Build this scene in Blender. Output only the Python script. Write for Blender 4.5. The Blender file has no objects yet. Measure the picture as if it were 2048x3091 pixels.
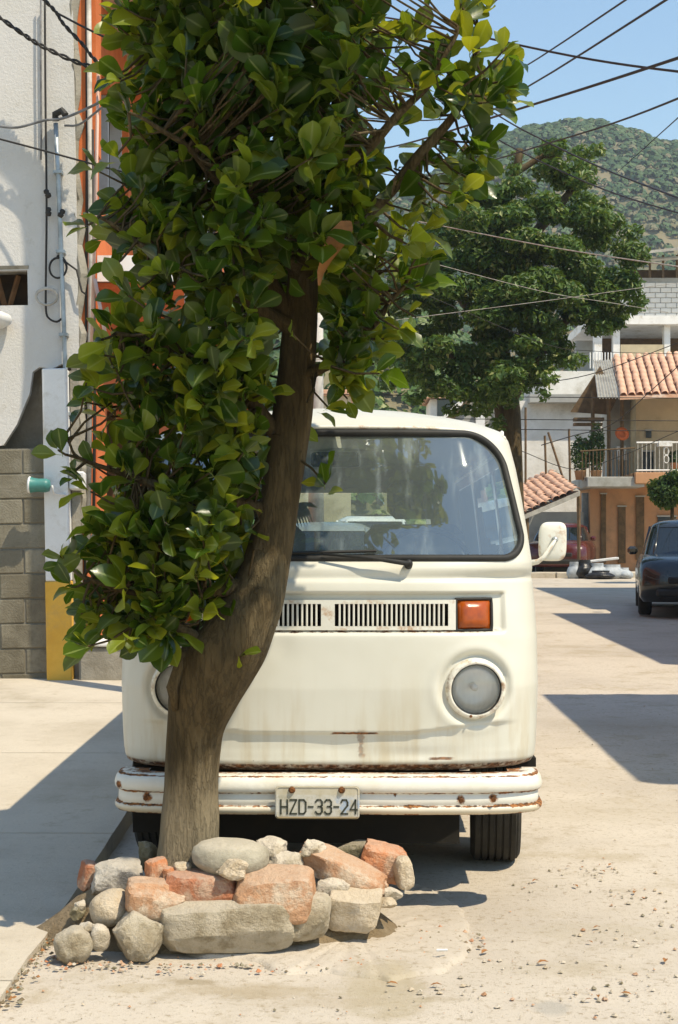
import bpy, math, random
import numpy as np
from mathutils import Vector, Matrix, noise
R = random.Random(7)
SC = bpy.context.scene
COL = SC.collection

# ------------------------------------------------------------------ camera
F = 4293.0            # focal length in photograph pixels (50 mm on 36 mm high film)
CAMZ, YH = 1.34, 1655.0
cam = bpy.data.cameras.new('camera')
cam.sensor_fit = 'VERTICAL'; cam.sensor_height = 36.0; cam.sensor_width = 23.85; cam.lens = 50.0
cam.shift_y = (YH - 1545.5) / 3091.0
cam.clip_start = 0.1; cam.clip_end = 3000
camo = bpy.data.objects.new('camera', cam); COL.objects.link(camo)
camo.location = (0, 0, CAMZ); camo.rotation_euler = (math.pi / 2, 0, 0)
SC.camera = camo
# ------------------------------------------------------------------ light
SUN = Vector((0.48, -0.40, 1.0)).normalized()      # towards the sun
wld = bpy.data.worlds.new('World'); SC.world = wld; wld.use_nodes = True
nt = wld.node_tree; nt.nodes.clear()
sky = nt.nodes.new('ShaderNodeTexSky'); sky.sky_type = 'NISHITA'; sky.sun_disc = False
sky.sun_elevation = math.asin(SUN.z); sky.sun_rotation = math.atan2(SUN.x, SUN.y)
sky.altitude = 0; sky.air_density = 1.8; sky.dust_density = 0.1; sky.ozone_density = 5.0
bg = nt.nodes.new('ShaderNodeBackground'); bg.inputs[1].default_value = 0.15
wo = nt.nodes.new('ShaderNodeOutputWorld')
nt.links.new(sky.outputs[0], bg.inputs[0]); nt.links.new(bg.outputs[0], wo.inputs[0])
sl = bpy.data.lights.new('sun', 'SUN'); sl.energy = 5.0; sl.angle = math.radians(0.55); sl.color = (1.0, 0.885, 0.69)
so = bpy.data.objects.new('sun', sl); COL.objects.link(so)
so.rotation_euler = SUN.to_track_quat('Z', 'Y').to_euler(); so.location = (10, -8, 20)
SC.view_settings.view_transform = 'Standard'; SC.view_settings.look = 'None'
SC.view_settings.exposure = 0.22; SC.view_settings.gamma = 1.0
SC.view_settings.use_curve_mapping = False

cy = SC.cycles; cy.max_bounces = 6; cy.diffuse_bounces = 2; cy.glossy_bounces = 3; cy.transmission_bounces = 4; cy.volume_bounces = 0; cy.transparent_max_bounces = 12

# ------------------------------------------------------------------ helpers
def W(x, y, Y):       # a photograph pixel seen at distance Y -> the point in the place
    return Vector(((x - 1024) / F * Y, Y, CAMZ - (y - YH) / F * Y))
K = 2048 / 1568.0
def V(x, y, Y): return W(x * K, y * K, Y)
def gz(Y):            # height of the street
    return 0.0 if Y < 6 else (0.019 * (Y - 6) if Y < 42 else 0.684 + 0.004 * (Y - 42))
def obj(name, data, parent=None, loc=None, rot=None):
    o = bpy.data.objects.new(name, data); COL.objects.link(o)
    if parent: o.parent = parent
    if loc is not None: o.location = loc
    if rot is not None: o.rotation_euler = rot
    return o
def tag(o, label=None, cat=None, group=None, kind=None):
    if label: o['label'] = label
    if cat: o['category'] = cat
    if group: o['group'] = group
    if kind: o['kind'] = kind
    return o
def thing(name, label, cat, loc=(0, 0, 0), rot=(0, 0, 0), group=None):
    return tag(obj(name, None, None, loc, rot), label, cat, group)
class MB:
    def __init__(s): s.v = []; s.f = []
    def add(s, vs, fs, M=None):
        n = len(s.v)
        s.v += [tuple(M @ Vector(p)) for p in vs] if M is not None else [tuple(p) for p in vs]
        s.f += [tuple(i + n for i in f) for f in fs]; return s
    def box(s, a, b, M=None, j=0):
        (x0, y0, z0), (x1, y1, z1) = a, b
        vs = [(x, y, z) for z in (z0, z1) for y in (y0, y1) for x in (x0, x1)]
        if j: vs = [tuple(c + R.uniform(-j, j) for c in p) for p in vs]
        return s.add(vs, [(0, 2, 3, 1), (4, 5, 7, 6), (0, 1, 5, 4), (2, 6, 7, 3), (0, 4, 6, 2), (1, 3, 7, 5)], M)
    def bbox(s, a, b, r=.01, M=None):      # box with chamfered edges
        c = [(a[i] + b[i]) / 2 for i in range(3)]; h = [(b[i] - a[i]) / 2 for i in range(3)]
        r = min(r, min(h) * .9); vs = []; ix = {}
        for sx in (-1, 1):
            for sy in (-1, 1):
                for sz in (-1, 1):
                    for ax in range(3):
                        p = [sx * (h[0] - (0 if ax == 0 else r)), sy * (h[1] - (0 if ax == 1 else r)), sz * (h[2] - (0 if ax == 2 else r))]
                        ix[(sx, sy, sz, ax)] = len(vs); vs.append([c[i] + p[i] for i in range(3)])
        fs = []
        for ax in range(3):
            o = [i for i in range(3) if i != ax]
            for sg in (-1, 1):
                q = []
                for (u, w) in ((-1, -1), (1, -1), (1, 1), (-1, 1)):
                    k = [0, 0, 0]; k[ax] = sg; k[o[0]] = u; k[o[1]] = w; q.append(ix[(*k, ax)])
                fs.append(q)
            for u in (-1, 1):
                for w in (-1, 1):
                    k1 = [0, 0, 0]; k1[o[0]] = u; k1[o[1]] = w; k2 = list(k1); k1[ax] = -1; k2[ax] = 1
                    fs.append([ix[(*k1, o[0])], ix[(*k2, o[0])], ix[(*k2, o[1])], ix[(*k1, o[1])]])
        for sx in (-1, 1):
            for sy in (-1, 1):
                for sz in (-1, 1): fs.append([ix[(sx, sy, sz, a_)] for a_ in range(3)])
        return s.add(vs, fs, M)
    def tube(s, pts, r, n=8, cap=True):
        pts = [Vector(p) for p in pts]; m = len(pts)
        rr = r if isinstance(r, (list, tuple)) else [r] * m
        vs = []; up = None
        for i, p in enumerate(pts):
            t = (pts[min(i + 1, m - 1)] - pts[max(i - 1, 0)]).normalized()
            if up is None:
                up = Vector((0, 0, 1)) if abs(t.z) < .9 else Vector((1, 0, 0))
            a = t.cross(up)
            if a.length < 1e-6: a = t.orthogonal()
            a.normalize(); b = a.cross(t).normalized(); up = b
            for k in range(n):
                an = 2 * math.pi * k / n
                vs.append(p + (a * math.cos(an) + b * math.sin(an)) * rr[i])
        fs = [(i * n + k, i * n + (k + 1) % n, (i + 1) * n + (k + 1) % n, (i + 1) * n + k) for i in range(m - 1) for k in range(n)]
        if cap: fs += [tuple(range(n))[::-1], tuple((m - 1) * n + k for k in range(n))]
        return s.add(vs, fs)
    def ring(s, pts, r, n=8):              # closed tube
        pts = [Vector(p) for p in pts]; m = len(pts); vs = []
        for i, p in enumerate(pts):
            t = (pts[(i + 1) % m] - pts[i - 1]).normalized()
            a = t.cross(Vector((0, 1, 0.01))).normalized(); b = a.cross(t)
            for k in range(n):
                an = 2 * math.pi * k / n; vs.append(p + (a * math.cos(an) + b * math.sin(an)) * r)
        return s.add(vs, [(i * n + k, i * n + (k + 1) % n, ((i + 1) % m) * n + (k + 1) % n, ((i + 1) % m) * n + k) for i in range(m) for k in range(n)])
    def lathe(s, prof, n=28, M=None):      # (radius, height) round local z
        vs = [(r * math.cos(2 * math.pi * k / n), r * math.sin(2 * math.pi * k / n), h) for r, h in prof for k in range(n)]
        fs = [(i * n + k, i * n + (k + 1) % n, (i + 1) * n + (k + 1) % n, (i + 1) * n + k) for i in range(len(prof) - 1) for k in range(n)]
        return s.add(vs, fs, M)
    def prism(s, poly, d, M=None):         # polygon in xz, thickness d along +y
        n = len(poly)
        vs = [(x, 0, z) for x, z in poly] + [(x, d, z) for x, z in poly]
        fs = [tuple(range(n)), tuple(range(2 * n - 1, n - 1, -1))] + [(i, i + n, (i + 1) % n + n, (i + 1) % n) for i in range(n)]
        return s.add(vs, fs, M)
    def mesh(s, name, mat, smooth=False):
        me = bpy.data.meshes.new(name); me.from_pydata(s.v, [], s.f)
        if mat: me.materials.append(mat)
        if smooth: me.polygons.foreach_set('use_smooth', [True] * len(me.polygons))
        me.update(); return me
    def build(s, name, mat, parent=None, smooth=False, loc=None, rot=None):
        return obj(name, s.mesh(name, mat, smooth), parent, loc, rot)
def fixn(o):
    import bmesh
    b = bmesh.new(); b.from_mesh(o.data); bmesh.ops.recalc_face_normals(b, faces=b.faces); b.to_mesh(o.data); b.free(); return o
def grid_mesh(name, vs, nu, nv, mat, parent=None, smooth=True, closed=False, skip=None):
    fs = []
    for j in range(nv - 1):
        for i in range(nu if closed else nu - 1):
            q = (j * nu + i, j * nu + (i + 1) % nu, (j + 1) * nu + (i + 1) % nu, (j + 1) * nu + i)
            if skip is None or not skip(q): fs.append(q)
    me = bpy.data.meshes.new(name); me.from_pydata(vs, [], fs); me.materials.append(mat)
    if smooth: me.polygons.foreach_set('use_smooth', [True] * len(fs))
    me.update(); return obj(name, me, parent)

# ------------------------------------------------------------------ materials
class N:
    def __init__(s, name):
        s.m = bpy.data.materials.new(name); s.m.use_nodes = True; s.t = s.m.node_tree; s.t.nodes.clear()
        s.out = s.n('OutputMaterial'); s.co = s.n('TexCoord')
    def n(s, k): return s.t.nodes.new('ShaderNode' + k)
    def l(s, a, b): s.t.links.new(a, b)
    def setv(s, sock, v):
        if hasattr(v, 'is_output') or isinstance(v, bpy.types.NodeSocket): s.l(v, sock)
        elif isinstance(v, (tuple, list)): sock.default_value = (*v, 1) if len(v) == 3 and len(sock.default_value) == 4 else v
        else: sock.default_value = v
    def noise(s, scale=5, detail=6, rough=.6, vec=None, stretch=None, w=None):
        x = s.n('TexNoise'); x.inputs['Scale'].default_value = scale; x.inputs['Detail'].default_value = detail; x.inputs['Roughness'].default_value = rough
        vec = vec or s.co.outputs['Object']
        if stretch:
            mp = s.n('Mapping'); mp.inputs['Scale'].default_value = stretch; s.l(vec, mp.inputs[0]); vec = mp.outputs[0]
        s.l(vec, x.inputs['Vector']); return x.outputs['Fac']
    def ramp(s, fac, a, b):
        r = s.n('MapRange'); r.interpolation_type = 'SMOOTHSTEP'; r.inputs[1].default_value = a; r.inputs[2].default_value = b; s.l(fac, r.inputs[0]); return r.outputs[0]
    def math(s, op, a, b=0.0, c=0.0):
        m = s.n('Math'); m.operation = op; s.setv(m.inputs[0], a); s.setv(m.inputs[1], b); s.setv(m.inputs[2], c); return m.outputs[0]
    def mix(s, fac, a, b):
        m = s.n('MixRGB'); s.setv(m.inputs[0], fac); s.setv(m.inputs[1], a); s.setv(m.inputs[2], b); return m.outputs[0]
    def sep(s, v=None):
        q = s.n('SeparateXYZ'); s.l(v or s.co.outputs['Object'], q.inputs[0]); return q.outputs
    def bump(s, h, strength=.3, dist=.02):
        b = s.n('Bump'); b.inputs['Strength'].default_value = strength; b.inputs['Distance'].default_value = dist; s.l(h, b.inputs['Height']); return b.outputs[0]
    def pr(s, col, rough=.7, normal=None, spec=.4, metal=0, coat=0, alpha=None):
        p = s.n('BsdfPrincipled'); s.setv(p.inputs['Base Color'], col); s.setv(p.inputs['Roughness'], rough)
        p.inputs['Specular IOR Level'].default_value = spec; s.setv(p.inputs['Metallic'], metal); p.inputs['Coat Weight'].default_value = coat
        if normal is not None: s.l(normal, p.inputs['Normal'])
        s.p = p; return p.outputs[0]
    def done(s, sh): s.l(sh, s.out.inputs['Surface']); return s.m
def pmat(name, c1, c2=None, rough=.8, ns=4, bs=60, bump=.25, dist=.01, spec=.3, dirt=None, ds=1.3, metal=0, lo=.35, hi=.68, stretch=None):
    g = N(name); c2 = c2 or tuple(c * .72 for c in c1)
    col = g.mix(g.ramp(g.noise(ns, 8, .65, stretch=stretch), lo, hi), c1, c2)
    if dirt: col = g.mix(g.ramp(g.noise(ds, 7, .7), .5, .72), col, dirt)
    nm = g.bump(g.noise(bs, 6, .65, stretch=stretch), bump, dist) if bump else None
    return g.done(g.pr(col, rough, nm, spec, metal))
M = {}
M['steel'] = pmat('galvanised_steel', (.42, .46, .47), (.25, .27, .27), .5, 8, 40, .1, spec=.5, metal=.5)
M['black'] = pmat('black_rubber', (.018, .018, .017), (.03, .029, .025), .6, 6, 80, .1)
M['dark'] = pmat('dark_underbody', (.012, .011, .009), (.02, .017, .012), .9, 6, 40, .2)
M['cable'] = pmat('cable_black', (.02, .018, .016), (.035, .03, .025), .6, 8, 40, 0)
M['cable_pale'] = pmat('cable_pale', (.5, .46, .4), (.3, .27, .22), .6, 8, 40, 0)
M['cable_grey'] = pmat('cable_grey', (.2, .2, .2), (.1, .1, .1), .6, 8, 40, 0)
M['white'] = pmat('white_plastic', (.72, .72, .7), (.6, .58, .54), .5, 5, 40, .05)
# ------------------------------------------------------------------ ground
def ground_mat():
    g = N('dusty_concrete_road')
    a = g.noise(.55, 8, .62); b = g.noise(3.1, 8, .7); c = g.noise(38, 6, .7)
    col = g.mix(g.ramp(a, .38, .66), (.54, .475, .385), (.45, .392, .315))
    col = g.mix(g.ramp(b, .52, .74), col, (.40, .335, .24))
    col = g.mix(g.math('MULTIPLY', g.ramp(c, .52, .70), .8), col, (.30, .24, .16))
    sp = g.noise(115, 2, .5); col = g.mix(g.math('MULTIPLY', g.ramp(sp, .66, .72), .6), col, (.17, .13, .085))
    st = g.noise(1.7, 6, .7, stretch=(1, .5, 1)); col = g.mix(g.math('MULTIPLY', g.ramp(st, .60, .70), .55), col, (.35, .275, .17))
    s2 = g.noise(.9, 9, .75); col = g.mix(g.math('MULTIPLY', g.ramp(s2, .54, .64), .6), col, (.39, .325, .225)); s4 = g.noise(2.3, 9, .8, stretch=(.6, 1.6, 1)); col = g.mix(g.math('MULTIPLY', g.ramp(s4, .57, .66), .5), col, (.33, .27, .18)); s3 = g.noise(6.5, 8, .8); col = g.mix(g.math('MULTIPLY', g.ramp(s3, .42, .3), .5), col, (.62, .56, .47))
    X_, Y_, _z = g.sep(); wob = g.math('MULTIPLY', g.math('SUBTRACT', g.noise(7, 7, .75), .5), 2.4)
    for (sx, sy, rx, ry, k, sc_) in ((.14, 4.32, .13, .30, .55, (.36, .30, .19)), (-.28, 4.33, .22, .07, .6, (.36, .29, .19)), (-.46, 4.42, .09, .035, .7, (.30, .24, .15)), (-.62, 4.36, .12, .05, .45, (.38, .31, .2)), (-.02, 4.22, .2, .06, .4, (.4, .33, .23)), (.62, 4.17, .06, .07, .6, (.33, .31, .27)), (.9, 5.0, .3, .12, .35, (.42, .36, .26)), (.75, 4.55, .25, .1, .3, (.40, .34, .24)), (1.6, 7.2, .8, .35, .35, (.42, .36, .27)), (2.6, 10.2, 1.2, .5, .4, (.40, .34, .26))):
        dd_ = g.math('SQRT', g.math('ADD', g.math('POWER', g.math('DIVIDE', g.math('SUBTRACT', X_, sx), rx), 2), g.math('POWER', g.math('DIVIDE', g.math('SUBTRACT', Y_, sy), ry), 2)))
        col = g.mix(g.math('MULTIPLY', g.ramp(g.math('ADD', dd_, wob), 1.25, .55), k), col, sc_)
    v = g.n('TexVoronoi'); v.feature = 'DISTANCE_TO_EDGE'; v.inputs['Scale'].default_value = .35
    w = g.n('Mapping'); g.l(g.co.outputs['Object'], w.inputs[0])
    nv = g.n('TexNoise'); nv.inputs['Scale'].default_value = 1.5; g.l(g.co.outputs['Object'], nv.inputs['Vector'])
    ad = g.n('VectorMath'); ad.operation = 'MULTIPLY_ADD'; g.l(nv.outputs['Color'], ad.inputs[0]); ad.inputs[1].default_value = (1.2, 1.2, 0); g.l(g.co.outputs['Object'], ad.inputs[2])
    g.l(ad.outputs[0], v.inputs['Vector'])
    crack = g.ramp(v.outputs['Distance'], .006, .0)
    col = g.mix(g.math('MULTIPLY', crack, .0), col, (.16, .12, .08))
    h = g.math('ADD', g.math('MULTIPLY', c, .5), g.math('MULTIPLY', g.noise(140, 4, .7), .5))
    h = g.math('SUBTRACT', h, g.math('MULTIPLY', crack, .0))
    return g.done(g.pr(col, .95, g.bump(h, .55, .012), .15))
M['ground'] = ground_mat()
def axis(lo, hi, near0, near1, st):
    a = [near0 + st * i for i in range(int((near1 - near0) / st) + 1)]
    x, s = near1, st
    while x < hi: s *= 1.35; x += s; a.append(min(x, hi))
    x, s = near0, st
    while x > lo: s *= 1.35; x -= s; a.insert(0, max(x, lo))
    return a
xs = axis(-420, 420, -2.2, 4.0, .045); ys = axis(-60, 700, 3.6, 9.0, .045)
def bumpz(x, y):
    if not (-5 < x < 8 and 2 < y < 20): return 0
    return .010 * noise.noise(Vector((x * .9, y * .9, 0))) + .006 * noise.noise(Vector((x * 3.1, y * 3.1, 4))) + .0035 * noise.noise(Vector((x * 9, y * 9, 9)))
vs = [(x, y, gz(y) + bumpz(x, y) - .008) for y in ys for x in xs]
tag(grid_mesh('road', vs, len(xs), len(ys), M['ground']), kind='structure')

# rough poured patch of lean concrete round the front of the pile
g = N('rough_concrete'); n1 = g.noise(9, 8, .7); n2 = g.noise(75, 5, .75)
col = g.mix(g.ramp(n1, .4, .65), (.60, .535, .44), (.52, .46, .37)); col = g.mix(g.math('MULTIPLY', g.ramp(n2, .5, .64), .8), col, (.30, .245, .165)); col = g.mix(g.math('MULTIPLY', g.ramp(g.noise(28, 6, .8), .54, .66), .6), col, (.33, .27, .18))
M['patch'] = g.done(g.pr(col, .95, g.bump(g.math('ADD', n2, g.noise(30, 5, .7)), .5, .010), .15))
pp = [(430, 2205), (560, 2215), (640, 2240), (760, 2245), (900, 2262), (1010, 2248), (1080, 2215), (1085, 2160), (1060, 2100), (1010, 2060), (950, 2045), (880, 2090), (760, 2130), (600, 2160), (500, 2180)]
def gp(x, y, z=.0):
    Yd = F * (CAMZ - z) / (y * K - YH); return ((x * K - 1024) / F * Yd, Yd)
base = [gp(*p) for p in pp]
out = []
for i, p in enumerate(base):
    q = base[(i + 1) % len(base)]
    for t in range(12):
        u = t / 12; x = p[0] + (q[0] - p[0]) * u; y = p[1] + (q[1] - p[1]) * u
        out.append((x + .03 * noise.noise(Vector((x * 8, y * 8, 1))), y + .05 * noise.noise(Vector((x * 9, y * 9, 5)))))
cx = sum(p[0] for p in out) / len(out); cy = sum(p[1] for p in out) / len(out)
vs = []; n = len(out)
for k, (sc, zz) in enumerate([(1.02, -.012), (.985, .002), (.95, .006), (.8, .008), (.6, .010), (.4, .011), (.2, .012), (.02, .012)]):
    for (x, y) in out:
        X = cx + (x - cx) * sc; Yy = cy + (y - cy) * sc
        vs.append((X, Yy, zz + bumpz(X, Yy) * .6 + (.007 * noise.noise(Vector((X * 26, Yy * 26, 2))) + .004 * noise.noise(Vector((X * 60, Yy * 60, 2))) if k else -.006)))
tag(grid_mesh('concrete_patch', vs, n, 8, M['ground'], closed=True), kind='structure')

# pavement on the left, in slabs
M['pave'] = pmat('pavement_concrete', (.57, .50, .395), (.49, .42, .32), .93, 1.6, 60, .35, dist=.008, dirt=(.38, .32, .235), ds=1.6)
g = N('pavement_concrete'); a = g.noise(1.1, 8, .7); b = g.noise(6, 8, .78); c = g.noise(50, 6, .75)
col = g.mix(g.ramp(a, .38, .66), (.55, .485, .385), (.46, .40, .31)); col = g.mix(g.math('MULTIPLY', g.ramp(b, .54, .68), .55), col, (.36, .30, .21)); col = g.mix(g.math('MULTIPLY', g.ramp(c, .56, .70), .6), col, (.29, .24, .165))
col = g.mix(g.math('MULTIPLY', g.ramp(g.noise(.55, 7, .7), .55, .66), .5), col, (.35, .295, .21))
M['pave'] = g.done(g.pr(col, .94, g.bump(g.math('ADD', b, c), .5, .01), .15))
def pz(Y): return .02 if Y < 5 else min(.30, .02 + (Y - 5) * .044)
pave = tag(obj('pavement', None, None, (0, 0, 0)), kind='structure')
ed = [2.6, 4.35, 6.3, 8.2, 10.1, 12.6]
for i in range(5):
    for k, (xa, xb) in enumerate(((-3.05, -1.0), (-6.2, -3.065))):
        y0, y1 = ed[i], ed[i + 1] - .012
        m = MB(); nx = ny = 8; top = []
        for b in range(ny + 1):
            for a in range(nx + 1):
                x = xa + (xb - xa) * a / nx; y = y0 + (y1 - y0) * b / ny
                rag = .02 * noise.noise(Vector((y * 6, 3, 1))) if a == nx else 0
                top.append((x + rag, y, pz(y) + .006 * noise.noise(Vector((x, y, 0)))))
        fs = [(b * 9 + a, b * 9 + a + 1, (b + 1) * 9 + a + 1, (b + 1) * 9 + a) for b in range(8) for a in range(8)]
        nn = len(top); low = [(p[0], p[1], -.12) for p in top]
        edge = [a for a in range(9)] + [b * 9 + 8 for b in range(1, 9)] + [72 + a for a in range(7, -1, -1)] + [b * 9 for b in range(7, 0, -1)]
        m.add(top + low, fs + [(edge[i_], edge[i_] + nn, edge[(i_ + 1) % len(edge)] + nn, edge[(i_ + 1) % len(edge)]) for i_ in range(len(edge))])
        fixn(m.build('slab', M['pave'], pave))

# ------------------------------------------------------------------ left plastered end wall (faces the camera)
WY = 11.4
g = N('old_white_plaster'); n1 = g.noise(.8, 8, .65); n2 = g.noise(7, 8, .75); n3 = g.noise(45, 5, .7); z = g.sep()[2]; x_ = g.sep()[0]
col = g.mix(g.ramp(n1, .4, .7), (.80, .80, .82), (.70, .685, .66)); col = g.mix(g.math('MULTIPLY', g.ramp(n2, .55, .75), .7), col, (.42, .39, .32))
edge = g.math('ADD', g.math('MULTIPLY', g.math('ADD', x_, 2.45), 1.3), g.math('MULTIPLY', g.math('SUBTRACT', n2, .5), 2.2))
col = g.mix(g.math('MULTIPLY', g.ramp(edge, .0, .5), .55), col, (.44, .4, .32)); col = g.mix(g.math('MULTIPLY', g.ramp(n3, .62, .74), .5), col, (.2, .18, .14))
M['plaster'] = g.done(g.pr(col, .92, g.bump(g.math('ADD', n2, n3), .45, .015), .2))
M['cement'] = pmat('bare_cement', (.36, .33, .27), (.25, .225, .175), .95, 3, 40, .5, dist=.015, dirt=(.2, .17, .12), ds=2)
g = N('cement_block_shaded'); oi = g.n('ObjectInfo'); n1 = g.noise(2.6, 8, .72); n2 = g.noise(14, 8, .75); n3 = g.noise(60, 5, .7)
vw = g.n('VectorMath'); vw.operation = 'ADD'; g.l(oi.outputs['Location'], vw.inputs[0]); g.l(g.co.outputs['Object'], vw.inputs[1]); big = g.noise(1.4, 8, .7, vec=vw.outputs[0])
col = g.mix(oi.outputs['Random'], (.26, .235, .175), (.175, .155, .11)); col = g.mix(g.math('MULTIPLY', g.ramp(n2, .45, .7), .6), col, (.15, .13, .09)); col = g.mix(g.math('MULTIPLY', g.ramp(big, .5, .68), .6), col, (.33, .31, .25)); col = g.mix(g.math('MULTIPLY', g.ramp(big, .46, .34), .6), col, (.115, .1, .07))  # bare block grey, made darker to stand for shade on the wall's foot
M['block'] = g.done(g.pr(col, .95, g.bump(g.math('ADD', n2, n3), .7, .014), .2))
lean = math.radians(1.05)
wall = thing('end_wall', 'tall white plastered end wall with bare cement blocks showing at its foot', 'wall', (-2.03, WY, 0), (0, -lean, 0))
# local x: 0 at the right edge, negative to the left
def wx(xp): return (xp - 1024) / F * WY + 2.03
def wz(yp): return CAMZ - (yp - YH) / F * WY
ox0, ox1, oz0, oz1 = wx(-260), wx(108), wz(918), wz(812)
m = MB(); m.box((-4.0, .25, 0), (-.02, .4, 8.3)); m.build('cement_backing', M['cement'], wall)
m = MB()
top_poly = [(-4, wz(1345)), (wx(20), wz(1345)), (wx(45), wz(1322)), (wx(62), wz(1290)), (wx(82), wz(1245)), (wx(104), wz(1200)), (wx(113), wz(1165)), (wx(118), wz(1120)), (wx(140), wz(1105)), (wx(175), wz(1112)), (wx(205), wz(1098)), (-.03, wz(1088)), (-.02, wz(930)), (0, wz(600)), (-.015, wz(300)), (0, wz(120)), (0, 8.3), (ox1, 8.3), (ox1, oz1), (ox1, oz0), (ox0, oz0), (-4, oz0)]
# plaster coat built in pieces round the ventilation opening
zb = lambda x: np.interp(x, [p[0] for p in top_poly[:12]], [p[1] for p in top_poly[:12]])
cols = list(np.linspace(-4, ox0, 4)) + list(np.linspace(ox0, ox1, 10)[1:]) + list(np.linspace(ox1, 0, 16)[1:])
for a, b in zip(cols[:-1], cols[1:]):
    inside = a >= ox0 - 1e-6 and b <= ox1 + 1e-6
    segs = [(None, oz0), (oz1, 8.3)] if inside else [(None, 8.3)]
    rg = lambda: R.uniform(-.012, .012)
    for lo, hi in segs:
        la = zb(a) if lo is None else lo; lb = zb(b) if lo is None else lo
        m.add([(a, 0, la), (b, 0, lb), (b, 0, hi), (a, 0, hi), (a, .06, la), (b, .06, lb), (b, .06, hi), (a, .06, hi)],
              [(0, 1, 2, 3), (0, 4, 5, 1), (3, 2, 6, 7)] + ([(1, 5, 6, 2)] if (b > -1e-6 or abs(b - ox0) < 1e-5) else []) + ([(0, 3, 7, 4)] if abs(a - ox1) < 1e-5 else []))
m.build('plaster_coat', M['plaster'], wall)
m = MB(); rr = [(0.0, wz(1090))]
# ragged mortar edge along the corner
pts = [(-.0 + R.uniform(-.02, .03), .05, zz) for zz in np.arange(1.5, 8.2, .12)]
m.tube(pts, [R.uniform(.03, .065) for _ in pts], 6); m.build('ragged_mortar_edge', M['cement'], wall)
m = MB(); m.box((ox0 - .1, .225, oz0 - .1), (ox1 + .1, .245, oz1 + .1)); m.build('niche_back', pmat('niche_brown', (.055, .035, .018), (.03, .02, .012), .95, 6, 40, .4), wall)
M['rustbrown'] = pmat('rusty_brown', (.17, .085, .035), (.1, .05, .02), .9, 8, 60, .3)
for (xa, xb) in ((-95, 2), (28, 4), (40, 70), (-120, -60)):
    m = MB(); m.tube([(wx(xa), .13, oz0), (wx(xb), .13, oz1 - .02)], .022, 4); m.build('lattice_bar', M['rustbrown'], wall)
m = MB(); m.box((ox0 - .02, -.01, oz1), (ox1 + .02, .2, oz1 + .045), j=.012); m.build('lintel', M['cement'], wall)
# block courses
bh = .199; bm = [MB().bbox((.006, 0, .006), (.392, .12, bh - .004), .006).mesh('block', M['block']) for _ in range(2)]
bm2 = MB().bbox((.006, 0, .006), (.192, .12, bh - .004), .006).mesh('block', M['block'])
m = MB(); m.box((-4.0, -.048, .1), (wx(162), .055, wz(1352))); m.build('mortar_bed', pmat('mortar', (.27, .245, .195), (.2, .18, .14), .95, 4, 60, .4), wall)
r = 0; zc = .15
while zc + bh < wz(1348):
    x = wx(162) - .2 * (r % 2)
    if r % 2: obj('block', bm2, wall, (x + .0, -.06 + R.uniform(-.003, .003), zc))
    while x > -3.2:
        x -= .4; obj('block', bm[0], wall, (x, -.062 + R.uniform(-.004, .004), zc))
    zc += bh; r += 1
# painted pilaster
col_ = thing('pilaster', 'square concrete pilaster painted white above and yellow below', 'pilaster', (-2.03, WY, 0), (0, -lean, 0))
M['whitepaint'] = pmat('white_wall_paint', (.80, .785, .75), (.72, .70, .66), .8, 2, 50, .25, dirt=(.52, .47, .38), ds=2.6)
M['yellow'] = pmat('yellow_wall_paint', (.78, .46, .075), (.66, .36, .05), .8, 3, 50, .3, dirt=(.55, .33, .1), ds=2.5)
pxa, pxb = wx(158), wx(229); zy = wz(1752)
m = MB(); m.bbox((pxa, -.16, zy + .001), (pxb, .05, wz(1118)), .008); m.build('white_upper', M['whitepaint'], col_)
m = MB(); m.bbox((pxa - .004, -.164, .2), (pxb + .004, .05, zy), .008); m.build('yellow_base', M['yellow'], col_)
m = MB(); m.box((pxb + .006, -.03, .2), (-.01, .05, wz(1120)), j=.004); m.build('cement_jamb', M['cement'], col_)
# conduit, loose cables on the wall
def wall_tube(name, pts, r, mat, label, cat, y=-.05, n=6, group=None):
    pp_ = [Vector(((px - 1024) / F * (WY + y), WY + y + (0 if len(p_) < 3 else p_[2]), CAMZ - (py - YH) / F * (WY + y))) for p_ in pts for px, py in [p_[:2]]]
    o0 = pp_[0].copy(); m = MB(); m.tube([p - o0 for p in pp_], r, n); o = m.build(name, mat, None, True, o0); return tag(o, label, cat, group)
def spl(pts, n=8):     # Catmull-Rom through points
    P = [Vector((*p, 0) if len(p) == 2 else p) for p in pts]; P = [P[0] * 2 - P[1]] + P + [P[-1] * 2 - P[-2]]; out = []
    for i in range(1, len(P) - 2):
        for k in range(n):
            t = k / n; a, b, c, d = P[i - 1:i + 3]
            out.append(.5 * ((2 * b) + (c - a) * t + (2 * a - 5 * b + 4 * c - d) * t * t + (3 * b - a - 3 * c + d) * t ** 3))
    out.append(P[-2]); return [tuple(p) for p in out]
cond = wall_tube('conduit', [(169, 372), (176, 520), (183, 700), (190, 880), (197, 1080), (203, 1300), (205, 1420)], .02, M['steel'], 'grey steel electrical conduit running up the white plastered wall', 'conduit', -.05)
m = MB(); c0 = W(169, 366, WY - .05) - cond.location; m.tube([c0, c0 + Vector((.0, -.02, .05)), c0 + Vector((.06, -.05, .07)), c0 + Vector((.09, -.06, .03))], .028, 8); m.build('weatherhead', M['black'], cond)
for yy in (520, 760, 1010, 1250):
    c1 = W(176 + (yy - 520) * .034, yy, WY - .05) - cond.location; m = MB(); m.box(tuple(c1 - Vector((.035, .026, .012))), tuple(c1 + Vector((.035, .05, .012)))); m.build('clip', M['steel'], cond)
wall_tube('wall_cable', [(124, 0), (124, 200), (126, 400), (124, 482)], .008, M['cable_grey'], 'thin grey cable hanging down the wall, leftmost of the vertical pair', 'cable')
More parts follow.
